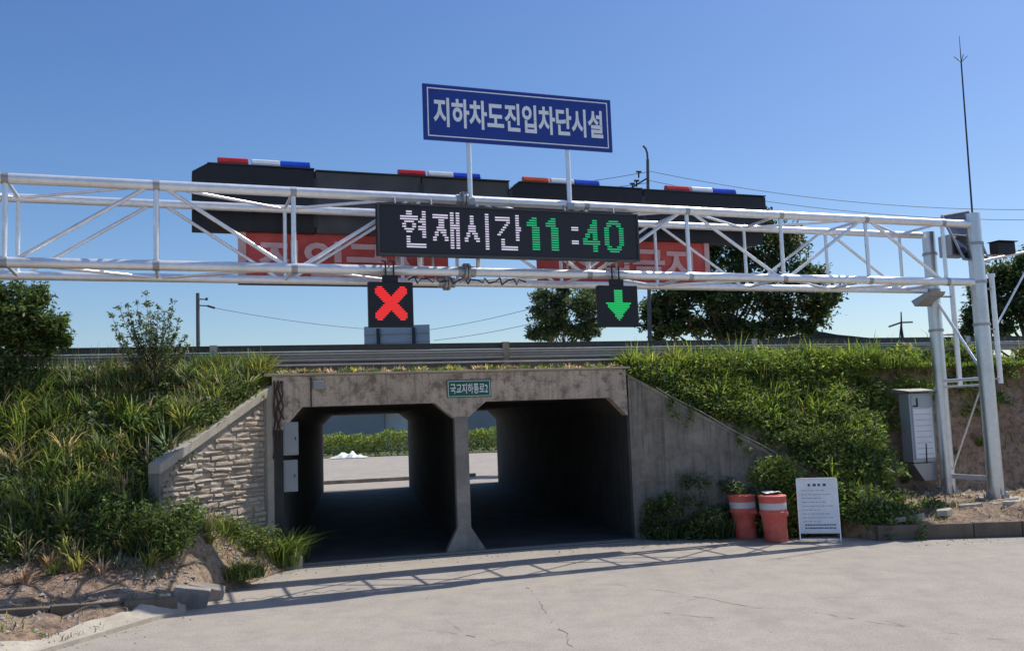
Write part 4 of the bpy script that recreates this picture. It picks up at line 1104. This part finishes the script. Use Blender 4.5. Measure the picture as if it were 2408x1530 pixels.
b_ = WR(3.0, .3, .0); shrub('bush', tuple(b_), 'bright yellow-green bush rising behind the orange drums', 'bush', blobs(18, .4, .25, 1.5, .18, .3), .085, ['bright', 'mid', 'yellow'], [3, 1.6, .8], 2800, 300, 1.1)
b_ = A(7.05, 1.75, .05); shrub('bush', tuple(b_), 'dark green bush behind the white notice board', 'bush', blobs(15, .6, .25, 1.0, .18, .32), .08, ['deep', 'mid'], [2, 2], 2800, 300, .8)
b_ = A(-3.62, .55, .05); shrub('grass_tuft', tuple(b_), 'arching green grass tuft spilling from the tunnel corner at the left wing foot', 'grass tuft', blobs(5, .2, .2, .35, .1, .17), .06, ['mid', 'bright', 'yellow'], [2, 1.5, 1], 2400, 520, .75)
b_ = A(-4.5, 1.1, .2); shrub('bush', tuple(b_), 'olive bush growing against the lower stone facing of the left wing', 'bush', blobs(16, .6, .3, .75, .16, .3), .07, ['mid', 'yellow', 'grey', 'deep'], [3, 1, 1, 1.5], 2600, 420, .7)
b_ = A(-5.75, 2.7, .6); shrub('bush', tuple(b_), 'dense green bush at the low end of the stone-faced wing wall', 'bush', blobs(20, .7, .4, .85, .2, .34), .075, ['mid', 'deep', 'bright'], [3, 3, .5], 2600, 420, .8)
b_ = A(-4.35, 2.3, .15); shrub('grass_tuft', tuple(b_), 'low grass tuft on the bare soil beside the left road edge', 'grass tuft', blobs(4, .25, .2, .12, .07, .12), .05, ['mid', 'yellow'], [2, 1], 2000, 420, .3)

# trees
def tree(name, base, H, lab, lobes, leaf, pal, w, dens=150, trunk=.18, group=None, cz=.35, sprig=1.0):
    t = thing(name, base, lab, 'tree', group); bk = MB(); v = Veg(); base = np.array(base, float)
    tp = np.array([0, 0, H*.75]); kn = [base+tp*q+np.array([random.uniform(-.1, .1)*trunk*6*q, random.uniform(-.1, .1)*trunk*6*q, 0]) for q in np.linspace(0, 1, 6)]
    for i in range(5): bk.tube(kn[i], kn[i+1], trunk*(1-.17*i), 9, trunk*(1-.17*(i+1)), caps=False)
    for (dx, dy, dz, r_) in lobes:
        c = base+np.array([dx, dy, dz]); q0 = min(.95, max(cz*.6, dz/H*.7)); st_ = base+tp*min(1, q0); mid = (st_+c)/2+np.array([0, 0, -.1*r_])
        bk.tube(st_, mid, trunk*.3, 6, trunk*.17, False); bk.tube(mid, c, trunk*.17, 6, trunk*.07, False)
        nc = int(14+r_*r_*14)
        for _ in range(nc):
            q = rng.normal(0, 1, 3); q /= np.linalg.norm(q); cc = c+q*r_*(.35+.65*random.random())*np.array([1, 1, .8]); rr = r_*random.uniform(.24, .44)
            bk.tube(c, cc, trunk*.09, 4, trunk*.03, False)
            n_ = int(dens*(.6+.8*random.random())); g_ = rng.normal(0, .5, (n_, 3))*rr; g_[:, 2] *= .7
            v.leaves(cc+g_-base, leaf*(.6+.8*rng.random(n_)), tint(pal, w, n_)*(.75+.5*random.random()))
    for (dx, dy, dz, r_) in lobes:
        for _ in range(int(10+sprig*r_*r_/(leaf*leaf)*.05)):
            q = rng.normal(0, 1, 3); q[2] = abs(q[2])*1.1-.15; q /= np.linalg.norm(q); c0 = np.array([dx, dy, dz])+q*r_*.75; L_ = r_*random.uniform(.35, .75); n_ = random.randint(10, 22)
            q2 = q+np.array([0, 0, .5]); q2 /= np.linalg.norm(q2); a_ = rng.random(n_)
            v.leaves(c0+q2*(a_*L_)[:, None]+rng.normal(0, leaf*.35, (n_, 3)), leaf*(.6+.7*rng.random(n_))*(1.1-.5*a_), tint(pal, w, n_)); bk.tube(base+c0, base+c0+q2*L_, trunk*.06, 4, trunk*.02, False)
    v.build('crown', M['leaf'], t); part('trunk', bk, M['bark'], t)
    return t
def px(x, y, Y):                             # direction to a world point at distance Y
    r = Fw+Rc*(x-1204)/2200-Uc*(y-765)/2200; return (r/r[1]*Y)
def lobes_at(pts, Y, base, ppm):
    o = []
    for (x, y, r) in pts:
        p = px(x, y, Y)+np.array([0, 0, 2.6]); o.append((p[0]-base[0], random.uniform(-.6, .6)*r/ppm, p[2]-base[2], r/ppm))
    return o
Y = 46; ppm = 2200/Y
bx = px(1722, 800, Y)[0]; base = (bx, Y, 1.5)
tree('broadleaf_tree', base, 9.0, 'big dark tree behind the right part of the truss', lobes_at([(1560, 720, 52), (1620, 640, 62), (1600, 760, 38), (1690, 570, 62), (1760, 540, 60), (1830, 600, 62), (1880, 680, 55), (1925, 735, 42), (1790, 700, 58), (1700, 690, 58), (1660, 760, 40), (1750, 620, 55), (1790, 515, 36), (1850, 560, 48), (1910, 640, 36), (1560, 780, 36), (1590, 680, 55), (1650, 700, 60), (1650, 610, 50), (1720, 760, 50), (1840, 730, 40), (1940, 700, 34), (1530, 745, 34), (1700, 785, 26), (1750, 780, 26), (1800, 775, 28), (1850, 765, 26), (1900, 770, 20)], Y, base, ppm), .24, ['blue', 'deep', 'mid', 'brown'], [1.6, 3, 2, .5], 44, .28)
bx = px(1325, 800, Y)[0]; base = (bx, Y, 1.5)
tree('broadleaf_tree', base, 5.6, 'pale-tinged round tree seen beneath the message board', lobes_at([(1280, 740, 36), (1330, 700, 44), (1375, 730, 40), (1300, 775, 36), (1360, 780, 38), (1320, 665, 36), (1390, 770, 30), (1265, 785, 24), (1320, 745, 50), (1400, 700, 34), (1280, 700, 30)], Y, base, ppm), .2, ['deep', 'mid', 'grey', 'blue'], [2, 2.5, 2.6, .6], 44, .16)
bx = px(2420, 800, Y)[0]; base = (bx, Y, 1.5)
tree('broadleaf_tree', base, 8.5, 'large dark tree behind the gantry post at the right edge', lobes_at([(2330, 720, 45), (2380, 660, 50), (2440, 640, 60), (2350, 770, 38), (2420, 740, 55), (2500, 680, 60), (2490, 760, 55), (2400, 620, 30), (2295, 745, 26), (2560, 700, 50), (2310, 680, 30), (2350, 640, 34), (2370, 710, 50), (2290, 775, 24)], Y, base, ppm), .24, ['blue', 'deep', 'mid', 'brown'], [1.6, 3, 1.8, .5], 44, .28)
# near-side trees on the left bank crest
Y = 17.2; ppm = 2200/Y
bp_ = px(50, 830, Y); base = (bp_[0], Y, 3.2)
tree('broadleaf_tree', base, 1.9, 'dense dark green tree on the bank at the left edge', lobes_at([(20, 745, 60), (75, 735, 58), (110, 775, 45), (40, 700, 40), (-40, 740, 60), (95, 705, 38), (130, 760, 30), (60, 790, 50), (-20, 690, 45), (10, 800, 50), (95, 810, 38), (50, 765, 60), (145, 795, 22), (-40, 800, 50)], Y, base, ppm), .085, ['deep', 'mid', 'blue'], [3, 3.4, .6], 85, .06)
Y = 17.6; ppm = 2200/Y
bp_ = px(365, 830, Y); base = (bp_[0], Y, 3.3)
t = thing('sapling', base, 'small pale leafy sapling standing above the left bank', 'tree'); v = Veg(); bk = MB(); B_ = np.array(base)
tips = [(262, 742), (280, 722), (300, 718), (322, 712), (343, 690), (352, 715), (372, 722), (388, 735), (407, 708), (402, 742), (420, 752), (436, 792), (440, 812), (268, 775), (285, 795), (330, 740), (360, 745), (385, 770), (310, 760), (412, 785), (300, 740), (345, 765), (395, 800), (320, 795), (365, 790)]
for (x, y) in tips:
    p1 = px(x, y, Y+random.uniform(-.4, .4))+np.array([0, 0, 2.6]); k0 = B_+np.array([0, 0, random.uniform(.1, .7)]); m1 = (k0+p1)/2+np.array([(p1[0]-B_[0])*.18, 0, -.06])
    u_ = np.linspace(0, 1, 9)[:, None]; c = (1-u_)**2*k0+2*u_*(1-u_)*m1+u_*u_*p1
    for i in range(8): bk.tube(c[i], c[i+1], .014*(1-.1*i), 5, .014*(1-.1*(i+1)), False)
    for i in range(3, 9):
        n_ = 26; v.leaves(c[i]-B_+rng.normal(0, .062*(1.15-.1*i), (n_, 3))*np.array([1, 1, 1.1]), .06*(.6+.8*rng.random(n_)), tint(['grey', 'deep', 'mid', 'blue'], [2.6, 1.6, 2, .6], n_))
bk.tube(B_-np.array([0, 0, .3]), B_+np.array([0, 0, .8]), .035, 8, .02)
v.build('crown', M['leaf'], t); part('trunk', bk, M['bark'], t)
# hedge beyond the tunnel
hv = Veg(); n = 26000; xx = -24+34*rng.random(n); hh = 1.2+1.0*fb(xx*.5, xx*0, 111); yy = 76.5+3*rng.random(n); zz = hh*rng.random(n)**.6
hv.leaves(np.stack([xx, yy, zz], 1), .22*(.6+.9*rng.random(n)), tint(['mid', 'bright', 'yellow', 'deep'], [3, 3, 2, .6], n))
hv.build('hedge', M['leaf'], kind='stuff', label='green scrub beyond the far end of the tunnel', category='scrub')

# ------------------------------------------------------------------ far things
wh = thing('warehouse', (-18, 96, 0), 'low blue-grey warehouse with a white roof, seen through the left tunnel', 'building')
part('wall', MB().box(W, -34, -12.9, 92, 110, 0, 4.0), M['wall_blue'], wh); part('annex_wall', MB().box(W, -12.88, -10.2, 93, 108, 0, 4.0), M['wall_pale'], wh)
part('roof', MB().prism(W and (lambda a, b, c: W(a, b, c)), [(-34.5, 4.0), (-10, 4.02), (-10, 4.5), (-34.5, 4.35)], 91.6, 110), M['roof_white'], wh)
wh2 = thing('warehouse', (-3, 96, 0), 'plain grey-violet warehouse seen through the gap right of the pier', 'building')
part('wall', MB().box(W, -8, 3, 94, 108, 0, 4.0), M['wall_blue'], wh2); part('roof', MB().box(W, -8.3, 3.3, 93.8, 108, 4.0, 4.3), M['roof_white'], wh2)
hp = MB(); n_ = 44; vs = []
for i in range(n_):
    for j in range(10):
        x_, y_ = i/(n_-1), j/9
        vs.append((-14.7+2.9*x_, 73.6+1.8*y_, max(0, .05+.5*(.35+.6*math.exp(-((x_-.6)/.1)**2)+.5*math.exp(-((x_-.3)/.12)**2)+.3*math.exp(-((x_-.82)/.07)**2))*math.sin(math.pi*y_)**.5*math.sin(math.pi*x_)**.4*(.1+.9*vn(x_*9, y_*6, 3)+.7*vn(x_*21, y_*9, 5)))))
hp.add(vs, [(i*10+j, (i+1)*10+j, (i+1)*10+j+1, i*10+j+1) for i in range(n_-1) for j in range(9)])
solo('plastic_heap', hp, M['bag'], 'white plastic sheeting heap in front of the scrub beyond the tunnel', 'plastic heap', smooth=True)
solo('far_kerb', MB().box(A, -9, 6, -24.3, -24.1, 0, .16), M['conc'], 'low kerb across the sunny yard behind the tunnel', 'kerb')

def pt(x, y, Y): return px(x, y, Y)+np.array([0, 0, 2.6])
Y = 44
t = thing('utility_pole', pt(465, 900, Y), 'dark utility pole standing behind the highway left of the red-cross signal', 'utility pole')
part('pole', MB().tube(pt(467, 1000, Y), pt(465, 689, Y), .1, 12, .085), M['pole'], t); ar = MB()
for y in (703, 718): ar.tube(pt(465, y, Y), pt(488, y+1, Y), .03, 6)
part('crossarm', ar, M['steel_dark'], t)
part('insulator', MB().tube(pt(486, 706, Y), pt(486, 700, Y), .06, 8), M['steel_dark'], t)
part('insulator', MB().tube(pt(488, 719, Y), pt(505, 724, Y), .05, 8), M['steel_dark'], t)
t = thing('utility_pole', pt(1526, 900, Y), 'dark hooked utility pole with insulators rising above the black housing', 'utility pole')
part('pole', MB().tube(pt(1530, 1000, Y), pt(1523, 375, Y), .11, 12, .07), M['pole'], t)
part('hook', MB().path([pt(1523, 376, Y), pt(1522, 360, Y), pt(1518, 349, Y), pt(1512, 343, Y)], .05), M['pole'], t)
part('crossarm', MB().tube(pt(1524, 418, Y), pt(1486, 441, Y), .04, 6), M['steel_dark'], t)
for (x, y) in ((1502, 404), (1497, 425), (1487, 432)):
    part('insulator', MB().tube(pt(x, y+14, Y), pt(x, y, Y), .04, 8).tube(pt(x-6, y, Y), pt(x+6, y, Y), .05, 6), M['steel_dark'], t)
def wire(a, b, Ya, Yb, lab, sag=.5, r=.014):
    p, q = pt(*a, Ya), pt(*b, Yb); k = np.linspace(0, 1, 22)
    solo('power_line', MB().path([p*(1-u)+q*u-np.array([0, 0, 4*sag*u*(1-u)]) for u in k], r, 5), M['cable'], lab, 'power line', group='power lines')
wire((1524, 402), (2420, 493), 44, 44, 'upper thin power line running right from the hooked pole')
wire((1524, 424), (2420, 517), 44, 44, 'lower thin power line running right from the hooked pole')
wire((1524, 404), (1180, 440), 44, 60, 'thin power line running left from the hooked pole', .2)
wire((1524, 430), (1180, 452), 44, 60, 'second thin power line running left below the first', .2)
wire((500, 723), (1010, 778), 44, 60, 'sagging power line from the left utility pole', .3)
wire((1010, 775), (1262, 722), 60, 50, 'faint power line sloping up into the round tree, upper', .1)
wire((1020, 800), (1262, 758), 60, 50, 'faint power line sloping up into the round tree, lower', .1)
Y = 300
t = thing('transmission_tower', pt(2120, 900, Y), 'tiny distant pylon with wide crossarms near the horizon at the right', 'transmission tower')
part('mast', MB().tube(pt(2122, 830, Y), pt(2119, 733, Y), .5, 5, .2), M['steel_dark'], t)
part('crossarm', MB().tube(pt(2090, 768, Y), pt(2119, 758, Y), .3, 5).tube(pt(2119, 758, Y), pt(2146, 757, Y), .3, 5), M['steel_dark'], t)
part('leg', MB().tube(pt(2112, 830, Y), pt(2119, 758, Y), .2, 4).tube(pt(2130, 830, Y), pt(2119, 758, Y), .2, 4), M['steel_dark'], t)
Y = 35.5
t = thing('sign_back', pt(932, 830, Y), 'grey ribbed back of a large road sign showing above the guardrail under the red cross', 'sign')
p0, p1 = pt(856, 768, Y), pt(1010, 768, Y); zt = p0[2]
part('panel', MB().box(W, p0[0], p1[0], Y, Y+.06, zt-1.5, zt), M['cabinet'], t)
rb = MB()
for q in (.3, .62, .95): rb.box(W, p0[0], p1[0], Y-.05, Y, zt-q-.03, zt-q)
part('rib', rb, M['steel_dull'], t)
for fx in (.22, .76): part('post', MB().box(W, p0[0]+(p1[0]-p0[0])*fx-.06, p0[0]+(p1[0]-p0[0])*fx+.06, Y-.16, Y-.05, 3.6, zt-.1), M['steel_dark'], t)
hl = MB(); Y = 420; n_ = 40
vs = []
for i in range(n_):
    x_ = i/(n_-1); p = pt(1780+520*x_, 800, Y); h_ = 37+6*math.sin(math.pi*min(1, x_*1.6))*(1-x_)+2*vn(x_*9, 0, 2)
    vs += [(p[0], Y, 0), (p[0], Y, h_-6), (p[0], Y+60, 0)]
hl.add(vs, [(3*i, 3*i+3, 3*i+4, 3*i+1) for i in range(n_-1)]+[(3*i+1, 3*i+4, 3*i+5, 3*i+2) for i in range(n_-1)])
solo('hill', hl, simple('far_wood', (.04, .05, .035), .95), kind='structure')
